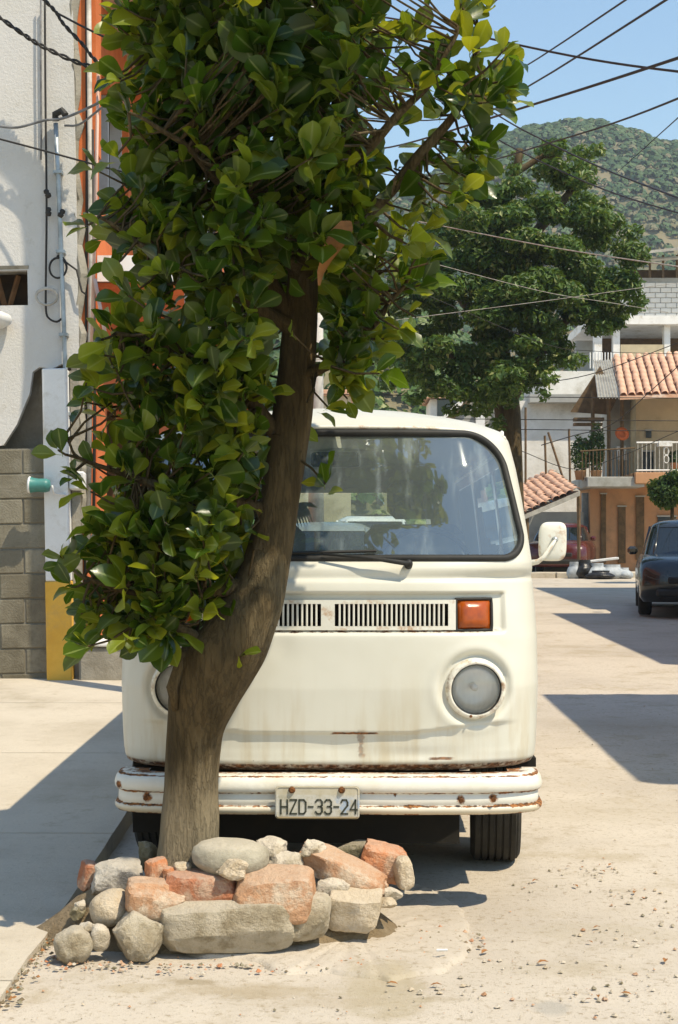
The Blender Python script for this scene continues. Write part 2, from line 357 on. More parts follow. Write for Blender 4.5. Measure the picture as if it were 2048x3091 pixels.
wall_tube('wall_cable', spl([(136, 0), (138, 300), (141, 560), (141, 700), (139, 860), (140, 940), (150, 962), (172, 971), (192, 958)]), .009, M['cable'], 'long black cable hanging down the wall and looping under the conduit', 'cable')
ang = [i * 2 * math.pi / 26 for i in range(40)]
wall_tube('cable_coil', [(142 + 32 * math.cos(a) * (1 + .03 * math.sin(3 * a)), 893 - 25 * math.sin(a) + a * .5) for a in ang], .01, M['cable_pale'], 'pale loop of cable hung against the white wall', 'cable', -.06)
wall_tube('cable_coil', [(176 + 26 * math.cos(a), 812 - 32 * math.sin(a) - a) for a in ang[:34]] + [(232, 815), (248, 880), (262, 890)], .009, M['cable'], 'black loop of cable coiled behind the grey conduit', 'cable', -.055)
for i, (px, py, lb) in enumerate(((144, 585, 'upper dark plastic insulator on the long black wall cable'), (147, 640, 'lower dark plastic insulator on the long black wall cable'), (186, 645, 'dark plastic clamp box on the grey conduit'))):
    p = W(px, py, WY - .06); m = MB(); m.lathe([(0, -.035), (.02, -.03), (.026, -.005), (.016, .005), (.024, .015), (.018, .035), (0, .04)], 10, Matrix.Rotation(.5 * (i - 1), 4, 'Y')); tag(m.build('insulator', M['cable'], None, True, p), lb, 'insulator')
# teal horn lamp and its junction box
p = W(150, 1466, WY - .26)
lm = thing('wall_lamp', 'teal bell-shaped lamp with white rim fixed to the white pilaster', 'lamp', p)
rotm = Matrix.Rotation(-math.pi / 2 + .04, 4, 'Y')
M['teal'] = pmat('teal_enamel', (.055, .22, .19), (.035, .15, .13), .45, 6, 40, .1, spec=.5)
m = MB(); m.lathe([(.0, -.01), (.045, 0), (.055, .03), (.052, .09), (.058, .13), (.064, .148)], 24, rotm); m.build('shade', M['teal'], lm, True)
m = MB(); m.lathe([(.064, .146), (.068, .155), (.062, .164), (.0, .15)], 24, rotm); m.build('rim', M['white'], lm, True)
m = MB(); m.tube([(.02, 0, 0), (.03, .04, -.06), (.11, .1, -.07)], .009, 6); m.build('bracket', M['white'], lm, True)
p = W(236, 1452, WY - .07); bx_ = thing('junction_box', 'white plastic junction box beside the white pilaster', 'box', p)
m = MB(); m.bbox((-.065, -.06, -.075), (.065, .03, .075), .02); m.build('casing', M['white'], bx_)
m = MB(); m.bbox((-.056, -.072, -.066), (.056, -.0605, .066), .005); m.build('lid', M['white'], bx_)
p = W(-12, 962, WY - .12); lg = thing('globe_lamp', 'white globe lamp on the wall below the dark niche', 'lamp', p)
m = MB(); m.lathe([(.0, -.075), (.07, -.06), (.12, -.01), (.13, .03), (.1, .06), (.03, .07)], 20, Matrix.Rotation(.3, 4, 'Y')); m.build('globe', M['white'], lg, True)
m = MB(); m.tube([(0, 0, .05), (0, .08, .06)], .03, 8); m.build('stem', M['rustbrown'], lg)

# ------------------------------------------------------------------ orange house down the street
M['orange'] = pmat('orange_wall_paint', (.62, .17, .05), (.52, .13, .035), .85, 2.5, 45, .25, dirt=(.4, .12, .045), ds=1.4)
M['glassdark'] = pmat('dark_window_glass', (.02, .028, .03), (.03, .04, .045), .08, 3, 40, 0, spec=.6)
M['alu'] = pmat('window_frame_grey', (.5, .52, .52), (.4, .41, .41), .5, 5, 40, .05)
oh = thing('orange_house', 'orange painted house with overhanging balconies behind the leafy tree', 'house', (-2.0, 11.75, 0))
m = MB()     # street wall with window opening
def wy(y0, y1, z0, z1, x0=-3.2, x1=0): m.box((x0, y0, z0), (x1, y1, z1))
wy(0, .1, 4.2, 9); wy(.1, 1.75, 5.38, 9); wy(1.75, 13, 4.2, 9); wy(0, 13, 3.25, 4.2); wy(0, .5, .3, 3.25); wy(2.2, 5.0, .3, 3.25); wy(.5, 2.2, 2.6, 3.25); wy(5, 13, .3, 3.25)
m.build('street_wall', M['orange'], oh)
for (a, b, c, d, nm) in ((.1, 1.75, 4.2, 5.38, 'window'), (.5, 2.2, .3, 2.6, 'door')):
    m = MB(); m.box((-.2, a, c), (-.17, b, d)); wd = m.build(nm, M['glassdark'] if nm == 'window' else pmat('dark_door', (.05, .03, .018), None, .8), oh)
    for yy in (a, (a + b) / 2, b - .05):
        m = MB(); m.box((-.169, yy, c), (-.06, yy + .05, d)); m.build('frame', M['alu'] if nm == 'window' else M['rustbrown'], wd)
m = MB(); m.box((-.13, -.30, .2), (-.035, -.002, 9)); m.build('corner_strip', M['orange'], oh)
m = MB(); m.box((-.025, -.26, 4.55), (.035, -.002, 9)); m.build('corner_strip', M['orange'], oh)
M['soffit'] = pmat('soffit_tan', (.46, .3, .2), (.38, .24, .16), .9, 2, 40, .2)
m = MB(); m.box((.003, .02, 5.97), (.85, 11, 6.0)); m.build('soffit', M['soffit'], oh)
m = MB(); m.box((.003, 0, 6.003), (.9, 11, 6.22)); m.build('upper_balcony', M['whitepaint'], oh)
m = MB(); m.box((.003, 2.15, 4.0), (.18, 2.5, 5.96)); m.build('pier', M['orange'], oh)
m = MB(); m.box((.003, .0, 3.545), (.74, 11, 3.76)); m.build('lower_balcony', M['whitepaint'], oh)
m = MB(); m.box((.003, .03, 3.50), (.70, 11, 3.54)); m.build('lower_soffit', M['orange'], oh)
for k in range(9):
    m = MB(); m.tube([(.7, .1 + k * .55, 3.76), (.7, .1 + k * .55, 4.6)], .012, 5); m.build('baluster', M['cable'], oh)
m = MB(); m.tube([(.7, .05, 4.62), (.7, 6, 4.62)], .018, 6); m.build('handrail', M['cable'], oh)
m = MB(); m.bbox((-.06, -.5, .05), (.62, -.02, .56), .02); m.build('front_step', M['cement'], oh)
m = MB(); m.bbox((-.05, -.52, .562), (.6, .0, .6), .01); m.build('step_tread', M['whitepaint'], oh)
for (x, y, z0, z1, r_, mt, nm) in ((-.045, -.315, .4, 9, .012, 'cable', 'drainpipe'), (-.012, -.33, 1.2, 6.1, .02, 'cable_pale', 'drainpipe'), (.02, -.33, .5, 4.7, .013, 'cable', 'drainpipe')):
    m = MB(); m.tube([(x, y, z0), (x + .02, y, (z0 + z1) / 2), (x, y, z1)], r_, 8); m.build(nm, M[mt], oh, True)
m = MB(); m.tube([(.03, -.3, .6), (.03, -.3, 1.22)], .028, 8); m.build('drainpipe', pmat('mint_pipe', (.3, .55, .48), None, .5), oh, True)
M['pinkpipe'] = pmat('pale_pipe', (.62, .42, .33), (.5, .3, .22), .6)
tag(MB().tube([(0, 0, 0), (.035, 0, 1.1), (.06, 0, 2.35)], .014, 6).build('bamboo_pole', M['pinkpipe'], None, True, W(275, 1092, 11.1)), 'pale upright pole standing along the orange corner', 'pole')
tag(MB().tube([(0, 0, 0), (-.14, .05, .7)], .016, 6).build('bamboo_pole', M['pinkpipe'], None, True, W(338, 1112, 11.0)), 'short pale pole leaning left against the pipes', 'pole')
# slender lamp post behind the tree; its shadow lies on the plastered wall
lp = thing('lamp_post', 'slender grey street lamp post standing behind the leafy tree', 'lamp post', (-1.02, 10.25, .2))
m = MB(); m.tube([(0, 0, 0), (0, 0, 3), (0, 0, 6.6), (-.1, 0, 7.0), (-.32, 0, 7.2)], [.10, .095, .085, .06, .045], 12); m.build('post', M['steel'], lp, True)
m = MB(); m.bbox((-.62, -.09, 7.13), (-.3, .09, 7.22), .03); m.build('lamp_head', M['steel'], lp)
m = MB(); m.bbox((-.12, -.12, -.1), (.12, .12, .02), .01); m.build('base_plate', M['steel'], lp)

# ------------------------------------------------------------------ unseen houses added out of the frame on the right to shade the street
M['stucco'] = pmat('cream_stucco', (.62, .54, .42), (.54, .46, .34), .9, 2, 45, .3)
def plain_house(x0, x1, y0, y1, h, label, mat):
    t = thing('street_house', label, 'house', (x0, y0, gz(y0) - .1))
    MB().box((0, 0, 0), (x1 - x0, y1 - y0, h - .2)).build('wall', mat, t)
    MB().bbox((-.12, -.1, h - .198), (x1 - x0 + .1, y1 - y0 + .1, h), .02).build('roof', M['cement'], t)
    for k in range(int((y1 - y0) / 2.2)):
        yy = .7 + k * 2.2; w = MB().box((-.03, yy, 1.1), (-.004, yy + 1.1, 2.3)).build('window', M['glassdark'], t)
        MB().box((-.05, yy - .06, 1.02), (-.002, yy + 1.16, 1.09)).build('sill', M['cement'], w)
plain_house(3.72, 8.5, 6.45, 10.35, 4.15, 'unseen cream flat-roofed house added at the right to shade the street, nearest the camera', M['stucco'])
plain_house(5.75, 11, 12.7, 20.6, 5.0, 'unseen cream flat-roofed house added at the right to shade the street, second along', M['stucco'])
plain_house(7.7, 13, 20.9, 28.5, 7.2, 'unseen white flat-roofed house added at the right to shade the street beside the dark car', M['whitepaint'])
plain_house(-9, -4.6, -9, 2.0, 4.2, 'cream flat-roofed house on the left behind the camera', M['stucco'])
# ------------------------------------------------------------------ the van
VX, VY = -.043, 5.15
van = thing('van', 'old cream white camper van with rusty bumper parked behind the leafy tree', 'van', (VX, VY, 0), (0, 0, math.radians(-.8)))
def van_paint():
    g = N('cream_van_paint'); x, y, z = g.sep()
    n1 = g.noise(1.8, 7, .6); n2 = g.noise(9, 8, .75); n3 = g.noise(30, 6, .7)
    col = g.mix(g.ramp(n1, .35, .7), (.625, .612, .53), (.565, .548, .455))
    st = g.noise(5, 6, .65, stretch=(3.2, 1, .35)); low = g.ramp(z, 1.0, .52)
    col = g.mix(g.math('MULTIPLY', g.math('MULTIPLY', g.ramp(st, .42, .7), low), .55), col, (.44, .35, .2))
    col = g.mix(g.math('MULTIPLY', g.ramp(n2, .62, .78), .35), col, (.58, .52, .38))
    def band(c, ctr, hw, soft=.002):
        return g.ramp(g.math('ABSOLUTE', g.math('SUBTRACT', c, ctr)), hw + soft, hw)
    zz = g.math('ADD', z, g.math('MULTIPLY', g.math('SUBTRACT', n2, .5), .016))
    xx = g.math('ADD', x, g.math('MULTIPLY', g.math('SUBTRACT', n3, .5), .06))
    front = g.ramp(y, .5, .4)
    r1 = g.math('MULTIPLY', band(zz, .6545, .0035), band(xx, .10, .07, .02))
    r2 = g.math('MULTIPLY', g.math('MULTIPLY', band(zz, .615, .04, .02), band(xx, .122, .006, .008)), .55)
    r3 = g.math('MULTIPLY', g.ramp(zz, .543, .532), g.ramp(n3, .3, .55))
    r4 = g.math('MULTIPLY', g.math('MULTIPLY', band(zz, 1.032, .004), g.ramp(n3, .4, .6)), g.ramp(g.math('ABSOLUTE', x), .66, .6))
    r5 = g.math('MULTIPLY', g.ramp(n3, .70, .74), g.ramp(z, .75, .55))
    r6 = g.math('MULTIPLY', g.math('MULTIPLY', band(zz, .558, .004), band(xx, .42, .03, .02)), .9)
    rust = r1
    for r_ in (r2, r3, r4, r5, r6): rust = g.math('MAXIMUM', rust, r_)
    rust = g.math('MULTIPLY', rust, front)
    rc = g.mix(g.ramp(g.noise(60, 4, .6), .4, .6), (.25, .095, .025), (.07, .03, .012))
    col = g.mix(rust, col, rc)
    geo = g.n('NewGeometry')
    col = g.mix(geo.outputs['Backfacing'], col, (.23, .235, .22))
    rough = g.math('ADD', .36, g.math('MULTIPLY', g.math('ADD', rust, g.math('MULTIPLY', n2, .3)), .4))
    h = g.math('ADD', g.math('MULTIPLY', g.noise(1.3, 3, .5), 3.0), g.math('MULTIPLY', n3, .06))
    return g.done(g.pr(col, rough, g.bump(h, .38, .014), .45, coat=.08))
M['paint'] = van_paint()
M['paint2'] = pmat('cream_trim_paint', (.70, .69, .61), (.62, .59, .49), .42, 9, 60, .1, spec=.45, dirt=(.4, .2, .07), ds=14, lo=.45, hi=.75)
Rw = [(.505, .20, 0.79, 3.2, .42), (.522, .145, 0.8, 3.4, .42), (.545, .120, 0.803, 3.5, .42), (.58, .114, 0.807, 3.5, .42), (.65, .112, 0.811, 3.5, .42), (.82, .106, 0.815, 3.5, .42), (1.0, .113, 0.815, 3.3, .44), (1.10, .123, 0.812, 3.2, .46),
      (1.19, .130, 0.808, 3.0, .48), (1.215, .136, 0.806, 3.0, .48), (1.228, .151, 0.802, 3.0, .48), (1.242, .150, 0.802, 3.2, 0.47), (1.262, .152, 0.802, 3.5, 0.46), (1.285, .168, 0.8, 3.9, 0.46), (1.30, .182, 0.798, 4.1, 0.46), (1.42, .236, 0.786, 4.1, 0.46), (1.55, .2995, 0.772, 4.1, 0.47), (1.66, .3567, 0.757, 4.05, 0.47), (1.775, .4213, 0.735, 4.0, 0.47),
      (1.795, .431, .728, 3.6, .49), (1.815, .442, .722, 3.2, .5), (1.84, .468, .70, 2.4, .55), (1.865, .512, .645, 2.3, .55), (1.89, .60, .56, 2.2, .55), (1.912, .70, .45, 2.1, .5), (1.928, .83, .34, 2.05, .45), (1.940, 1.0, .21, 2, .38), (1.946, 1.25, .10, 2, .25), (1.948, 1.5, .012, 2, .08)]
RA = np.array(Rw)
tt = np.concatenate([[0], np.cumsum(np.sqrt(np.diff(RA[:, 0]) ** 2 + .5 * np.diff(RA[:, 1]) ** 2 + .5 * np.diff(RA[:, 2]) ** 2))])
t_of = lambda z: np.interp(z, RA[:, 0], tt)
ts = list(np.arange(0, t_of(1.30), .0075)) + list(np.arange(t_of(1.30), t_of(1.80), .016)) + list(np.arange(t_of(1.80), tt[-1] - .02, .022)) + [tt[-1]]
ts = np.array(ts)
dense = np.linspace(0, tt[-1], 3000)
DR = np.stack([np.interp(dense, tt, RA[:, i]) for i in range(5)], 1)
kw = np.exp(-np.linspace(-2.2, 2.2, 25) ** 2); kw /= kw.sum()
for i in range(5):
    e = np.concatenate([np.full(12, DR[0, i]), DR[:, i], np.full(12, DR[-1, i])]); DR[:, i] = np.convolve(e, kw, 'valid')
rows = np.stack([np.interp(ts, dense, DR[:, i]) for i in range(5)], 1)
zmono = np.maximum.accumulate(DR[:, 0])
def prof(z): return [float(np.interp(z, zmono, DR[:, i])) for i in range(1, 5)]
def sst(a, b, x):
    t = min(1, max(0, (x - a) / (b - a))); return t * t * (3 - 2 * t)
HL = (.548, .819)
def disp(x, z):        # pressed relief of the nose, positive = inwards
    d = 0; ax = abs(x)
    if .4 < z < 1.25:
        pocket = sst(.668, .650, ax) * sst(1.018, 1.036, z) * sst(1.176, 1.170, z); d += .024 * pocket
        zc = .655 + .035 * sst(.25, .62, ax)
        d += .014 * sst(zc + .003, zc - .004, z) * sst(.74, .60, ax) * sst(.50, .60, z)
        r_ = math.hypot(ax - HL[0], z - HL[1])
        if r_ < .2: d += .022 * math.exp(-((r_ - .118) / .016) ** 2) - .004 * math.exp(-((r_ - .155) / .02) ** 2)
        d += .005 * math.exp(-((x - .02) / .1) ** 2 - ((z - .60) / .04) ** 2) + .004 * math.exp(-((x + .17) / .05) ** 2 - ((z - .98) / .06) ** 2)
        d += .006 * math.exp(-((x - .33) / .16) ** 2 - ((z - .575) / .02) ** 2)
    return d
def bodyY(x, z):
    yc, w, p, D = prof(z); q = min(.9999, abs(x) / w)
    return yc + D * (1 - (1 - q ** p) ** (1 / p))
LEN = 4.42
qs = list(np.linspace(0, .86, 66)); NA = 20
def half(yc, w, p, D):
    pts = [(w * q, yc + D * (1 - (1 - q ** p) ** (1 / p))) for q in qs]
    a0 = math.asin(.86 ** (p / 2))
    for k in range(1, NA + 1):
        a = a0 + (math.pi / 2 - a0) * k / NA
        pts.append((w * math.sin(a) ** (2 / p), yc + D * (1 - max(0, math.cos(a)) ** (2 / p))))
    return pts
vs = []; nu = None
for (z, yc, w, p, D) in rows:
    fr = half(yc, w, p, D); yr = LEN - .35 * max(0, (z - 1.2) / .75) ** 2 - (.6 if z > 1.93 else 0)
    Dr = .3
    rr = [(w * math.sin(a) ** .6, yr - Dr * (1 - math.cos(a) ** .6)) for a in np.linspace(0, math.pi / 2, 26)]
    side = [(w, fr[-1][1] + (rr[-1][1] - fr[-1][1]) * k / 50) for k in range(1, 50)]
    right = [(x, y + (disp(x, z) if y < yc + D else 0)) for x, y in fr] + side + rr[::-1]
    left = [(-x, y) for x, y in ([(x, y + (disp(-x, z) if y < yc + D else 0)) for x, y in fr] + side + rr[::-1])]
    loop = right + left[::-1][1:-1]
    nu = len(loop); vs += [(x, y, z) for x, y in loop]
WZ0, WZ1, WR = 1.302, 1.792, .14
def whw(z):
    b = .757 + (.662 - .757) * (z - WZ0) / (WZ1 - WZ0); r_ = WR
    if z < WZ0 + .10: return b - .10 + math.sqrt(max(0, .10 ** 2 - (WZ0 + .10 - z) ** 2))
    if z > WZ1 - r_: return b - r_ + math.sqrt(max(0, r_ * r_ - (z - WZ1 + r_) ** 2))
    return b
def rrect(a, b, c, d, r, u, v):
    cx, cy = (a + b) / 2, (c + d) / 2; dx = abs(u - cx) - (b - a) / 2 + r; dy = abs(v - cy) - (d - c) / 2 + r
    return math.hypot(max(dx, 0), max(dy, 0)) <= r if max(dx, dy) > 0 else True
SW = [(.80, 1.50), (1.66, 2.72), (2.86, 3.92)]
def skip(q):
    x = sum(vs[i][0] for i in q) / 4; y = sum(vs[i][1] for i in q) / 4; z = sum(vs[i][2] for i in q) / 4
    if y < 1.15 and WZ0 < z < WZ1 and abs(x) < whw(z) and y < .9: return True
    if y < .5 and math.hypot(abs(x) - HL[0], z - HL[1]) < .098: return True
    if y < .3 and abs(x) < .468 and 1.043 < z < 1.141: return True
    if y > 4.0 and abs(x) < .62 and rrect(-.6, .6, 1.30, 1.70, .1, x, z): return True
    if abs(x) > .55:
        for a, b in SW:
            if rrect(a, b, 1.30, 1.70, .07, y, z): return True
        for yw in (1.0, 3.42):
            if math.hypot(y - yw, z - .34) < .40: return True
    return False
body = grid_mesh('body_shell', vs, nu, len(rows), M['paint'], van, True, True, skip)
MB().box((-.50, .30, .21), (.50, 4.25, .49)).build('underbody', M['dark'], van)
MB().box((-.76, .345, .24), (.50, .375, .492)).build('shade_panel', M['dark'], van)  # dark sheet added behind the bumper to deepen the shade beneath
for s in (-1, 1): MB().box((s * .745 - .02, 1.44, .30), (s * .745 + .02, 2.98, .504)).build('sill', M['paint'], van)
MB().box((-.76, .36, .495), (.80, 4.2, .53)).build('cab_floor', M['dark'], van)
MB().tube([(-.68, 1.0, .33), (.68, 1.0, .33)], .05, 8).build('front_axle', M['dark'], van)
# windscreen
g = N('windscreen_glass'); x, y, z = g.sep()
gl = g.n('BsdfGlossy'); gl.inputs['Roughness'].default_value = .02; gl.inputs['Color'].default_value = (.90, .99, 1, 1)
tr = g.n('BsdfTransparent'); tr.inputs['Color'].default_value = (.76, .87, .84, 1)
fr = g.n('Fresnel'); fr.inputs['IOR'].default_value = 2.5
mx = g.n('MixShader'); g.l(fr.outputs[0], mx.inputs[0]); g.l(tr.outputs[0], mx.inputs[1]); g.l(gl.outputs[0], mx.inputs[2])
df = g.n('BsdfDiffuse'); df.inputs['Color'].default_value = (.58, .68, .68, 1)  # film of glass dust, tinted bluish to imitate reflected sky
stk = g.ramp(g.noise(6, 6, .6, stretch=(3.0, 1, .22)), .52, .78); blot = g.ramp(g.noise(3.2, 7, .65), .45, .75); fine = g.ramp(g.noise(90, 3, .6), .62, .72)
dust_sheen = g.math('ADD', g.math('ADD', .09, g.math('MULTIPLY', stk, .18)), g.math('ADD', g.math('MULTIPLY', g.math('MULTIPLY', blot, g.ramp(z, 1.5, 1.3)), .14), g.math('MULTIPLY', fine, .05)))
mx2 = g.n('MixShader'); g.l(dust_sheen, mx2.inputs[0]); g.l(mx.outputs[0], mx2.inputs[1]); g.l(df.outputs[0], mx2.inputs[2])
M['windscreen'] = g.done(mx2.outputs[0])
g = N('side_glass'); gl = g.n('BsdfGlossy'); gl.inputs['Roughness'].default_value = .01; tr = g.n('BsdfTransparent'); tr.inputs['Color'].default_value = (.85, .9, .88, 1)
fr = g.n('Fresnel'); fr.inputs['IOR'].default_value = 1.5; mx = g.n('MixShader'); g.l(fr.outputs[0], mx.inputs[0]); g.l(tr.outputs[0], mx.inputs[1]); g.l(gl.outputs[0], mx.inputs[2])
M['glass'] = g.done(mx.outputs[0])
gv = []; NZ, NX = 44, 72
for j in range(NZ + 1):
    z = WZ0 - .004 + (WZ1 - WZ0 + .008) * j / NZ; hw = whw(min(max(z, WZ0 + .0005), WZ1 - .0005)) + .004
    for i in range(NX + 1):
        x = hw * (2 * i / NX - 1); gv.append((x, bodyY(x, z) + .006, z))
ws = grid_mesh('windscreen', gv, NX + 1, NZ + 1, M['windscreen'], van)
# seal
ol = []
for k in range(40): ol.append((whw(WZ0 + .0005) * (2 * k / 40 - 1), WZ0))
zz = [WZ0 + (WZ1 - WZ0) * (1 - math.cos(math.pi * k / 60)) / 2 for k in range(61)]
ol += [(whw(min(max(z, WZ0 + .0004), WZ1 - .0004)), z) for z in zz]
ol += [(whw(WZ1 - .0005) * (1 - 2 * k / 40), WZ1) for k in range(1, 40)]
ol += [(-whw(min(max(z, WZ0 + .0004), WZ1 - .0004)), z) for z in zz[::-1]]
oo = [ol[0]]
for p in ol[1:]:
    if math.hypot(p[0] - oo[-1][0], p[1] - oo[-1][1]) > .008: oo.append(p)
m = MB(); m.ring([(x, bodyY(x, z) - .001, z) for x, z in oo], .0145, 8); m.build('rubber_seal', M['black'], ws, True)
for a, b in SW:
    for s in (-1, 1):
        w0, w1 = prof(1.30)[1], prof(1.70)[1]
        MB().add([(s * (w0 - .004), a, 1.3), (s * (w0 - .004), b, 1.3), (s * (w1 - .004), b, 1.7), (s * (w1 - .004), a, 1.7)], [(0, 1, 2, 3)]).build('side_window', M['glass'], van)
MB().add([(-.6, 4.36, 1.3), (.6, 4.36, 1.3), (.6, 4.26, 1.7), (-.6, 4.26, 1.7)], [(0, 1, 2, 3)]).build('rear_window', M['glass'], van)
# rain gutter round the roof
m = MB(); gp_ = []
for x in np.linspace(-.70, .70, 61): gp_.append((x, bodyY(x, 1.815) - .010, 1.815 - .03 * (abs(x) / .7) ** 4))
m.tube(gp_, .008, 6); m.build('roof_gutter', M['paint2'], van, True)
for s in (-1, 1):
    m = MB(); m.tube([(s * .70, bodyY(.70, 1.785) - .0, 1.785), (s * .735, 1.0, 1.765), (s * .742, 1.6, 1.765), (s * .742, 4.0, 1.765)], .011, 6); m.build('roof_gutter', M['paint2'], van, True)
m = MB(); m.lathe([(0, .05), (.008, .045), (.01, .0), (.022, -.004), (.022, -.02)], 10, Matrix.Translation((.722, .90, 1.79))); m.build('roof_clip', M['white'], van, True)
# bumper
g = N('rusty_white_bumper'); u, v, _ = g.sep(g.co.outputs['UV']); x, y, z = g.sep()
n2 = g.noise(14, 7, .75); n3 = g.noise(45, 6, .7)
col = g.mix(g.ramp(g.noise(4, 6, .6), .4, .7), (.72, .70, .62), (.62, .57, .45))
col = g.mix(g.math('MULTIPLY', g.ramp(z, .425, .37), .6), col, (.55, .42, .22))
def near(c, ctr, wd): return g.math('SUBTRACT', 1, g.math('DIVIDE', g.math('ABSOLUTE', g.math('SUBTRACT', c, ctr)), wd))
e = g.math('MAXIMUM', near(z, .4505, .010), g.math('MAXIMUM', near(z, .4035, .010), g.math('MAXIMUM', near(z, .371, .012), near(z, .509, .006))))
e = g.math('MULTIPLY', g.math('MAXIMUM', e, 0), .30)
ends = g.math('MULTIPLY', g.ramp(g.math('ABSOLUTE', x), .55, .80), .075)
m1 = g.math('ADD', g.math('ADD', e, ends), g.math('ADD', g.math('MULTIPLY', n3, .5), g.math('MULTIPLY', n2, .5)))
rust = g.ramp(m1, .70, .78)
for (sx, sz, sr) in ((.485, .428, .020), (.603, .430, .019), (.60, .43, .008), (-.66, .432, .022), (-.77, .47, .016), (.245, .447, .008), (.30, .404, .012), (.79, .40, .022), (-.12, .449, .01)):
    d = g.math('SQRT', g.math('ADD', g.math('POWER', g.math('SUBTRACT', x, sx), 2), g.math('POWER', g.math('SUBTRACT', z, sz), 2)))
    rust = g.math('MAXIMUM', rust, g.ramp(g.math('ADD', d, g.math('MULTIPLY', g.math('SUBTRACT', n3, .5), .03)), sr, sr * .55))
rc = g.mix(g.ramp(g.noise(70, 4, .6), .38, .62), (.33, .13, .035), (.07, .03, .012))
col = g.mix(rust, col, rc)
M['bumper'] = g.done(g.pr(col, g.math('ADD', .4, g.math('MULTIPLY', rust, .5)), g.bump(g.math('SUBTRACT', n3, rust), .25, .004), .4))
pr_ = [(.125, .508), (.055, .512), (.03, .513), (.012, .508), (.002, .495), (-.004, .475), (-.002, .459), (.004, .4525), (.014, .449), (.016, .445), (.012, .44), (.010, .412), (.013, .408), (.012, .405), (.002, .4015), (-.003, .396), (-.001, .384), (.008, .374), (.03, .369), (.055, .371)]
m = MB(); path = []
for k in range(121):
    a = -math.pi / 2 * .985 + math.pi * .985 * k / 120; p = 5.5
    sx = math.copysign(abs(math.sin(a)) ** (2 / p), a); path.append((sx * .797, .30 * (1 - math.cos(a) ** (2 / p))))
# resample evenly
L = [0]
for a, b in zip(path[:-1], path[1:]): L.append(L[-1] + math.hypot(b[0] - a[0], b[1] - a[1]))
ls = np.linspace(0, L[-1], 110); px = np.interp(ls, L, [p[0] for p in path]); py = np.interp(ls, L, [p[1] for p in path])
bv = []
for k in range(110):
    k0, k1 = max(0, k - 1), min(109, k + 1); tx, ty = px[k1] - px[k0], py[k1] - py[k0]; l_ = math.hypot(tx, ty); nx_, ny_ = -ty / l_, tx / l_
    wob = .003 * noise.noise(Vector((px[k] * 5, 0, 3))); sg = .004 * (px[k] * .3)
    for (d, zz_) in pr_: bv.append((px[k] + nx_ * d, py[k] + ny_ * d + .004, zz_ + wob + sg * 0))
bo = grid_mesh('front_bumper', bv, len(pr_), 110, M['bumper'], van)
for s, k in ((-1, 0), (1, 109)):
    b0 = bv[k * len(pr_):(k + 1) * len(pr_)]; c = Vector((sum(p[0] for p in b0) / len(b0), sum(p[1] for p in b0) / len(b0) + .0, .44))
    MB().add(b0 + [tuple(c)], [(i, i + 1, len(b0)) for i in range(len(b0) - 1)]).build('end_cap', M['bumper'], bo)
for s in (-1, 1):
    MB().box((s * .45 - .03, .06, .40), (s * .45 + .03, .5, .46)).build('bracket', M['dark'], bo)
M['rust'] = pmat('rust', (.20, .075, .02), (.06, .028, .012), .9, 30, 90, .4)
for (bx__, bz) in ((.485, .428), (.603, .430), (-.66, .432)):
    MB().lathe([(0, .006), (.006, .006), (.009, .002), (.009, 0)], 8, Matrix.Translation((bx__, bodyY(0, .5) * 0 + .006 + .0, bz)) @ Matrix.Rotation(math.pi / 2, 4, 'X')).build('bolt', M['rust'], bo)
# number plate
g = N('number_plate'); x, y, z = g.sep(); n2 = g.noise(22, 6, .7)
col = g.mix(g.ramp(n2, .4, .65), (.56, .54, .47), (.42, .385, .28)); col = g.mix(g.math('MULTIPLY', g.math('MULTIPLY', g.ramp(g.noise(13, 5, .6), .5, .6), g.ramp(x, -.02, .1)), g.ramp(z, .45, .42)), col, (.36, .44, .53))
col = g.mix(g.math('MULTIPLY', g.ramp(z, .447, .452), .6), col, (.50, .44, .30)); col = g.mix(g.ramp(z, .374, .366), col, (.30, .22, .11))
M['plate'] = g.done(g.pr(col, .5, g.bump(n2, .15, .003), .4))
pl = obj('number_plate', None, van, (-.035, 0, 0))
nxp, nzp = 20, 10; pv = []; hw_, z0_, z1_ = .1525, .362, .481
def plate_pt(u, zf):
    r_ = .014; x = u * hw_; zz__ = z0_ + (z1_ - z0_) * zf
    return x, -.012 - .0 + .003 * math.sin(x * 20) + (.014 * max(0, (.15 - zf) / .15)) + .002 * (1 - zf), zz__
m = MB()
outl = []
for (cx_, cz_, a0) in ((hw_ - .013, z1_ - .013, 0), (-hw_ + .013, z1_ - .013, 90), (-hw_ + .013, z0_ + .013, 180), (hw_ - .013, z0_ + .013, 270)):
    for k in range(5):
        a = math.radians(a0 + k * 22.5); outl.append((cx_ + .013 * math.cos(a), cz_ + .013 * math.sin(a)))
m.prism(outl, .002); pb = m.build('plate_sheet', M['plate'], pl, False, (0, -.0125, 0)); fixn(pb)
m = MB(); m.ring([(x, -.0135, z) for x, z in [(a * .97, .4215 + (b - .4215) * .93) for a, b in outl]], .0016, 5); m.build('raised_rim', M['plate'], pl, True)
for sx in (-.092, .088):
    m = MB(); m.lathe([(0, .010), (.007, .010), (.012, .004), (.013, 0)], 10, Matrix.Translation((sx, -.0126, .467)) @ Matrix.Rotation(math.pi / 2, 4, 'X')); m.build('bolt', M['rust'], pl)
M['ink'] = pmat('plate_ink', (.045, .05, .035), (.13, .12, .09), .6, 60, 60, 0, lo=.5, hi=.75)
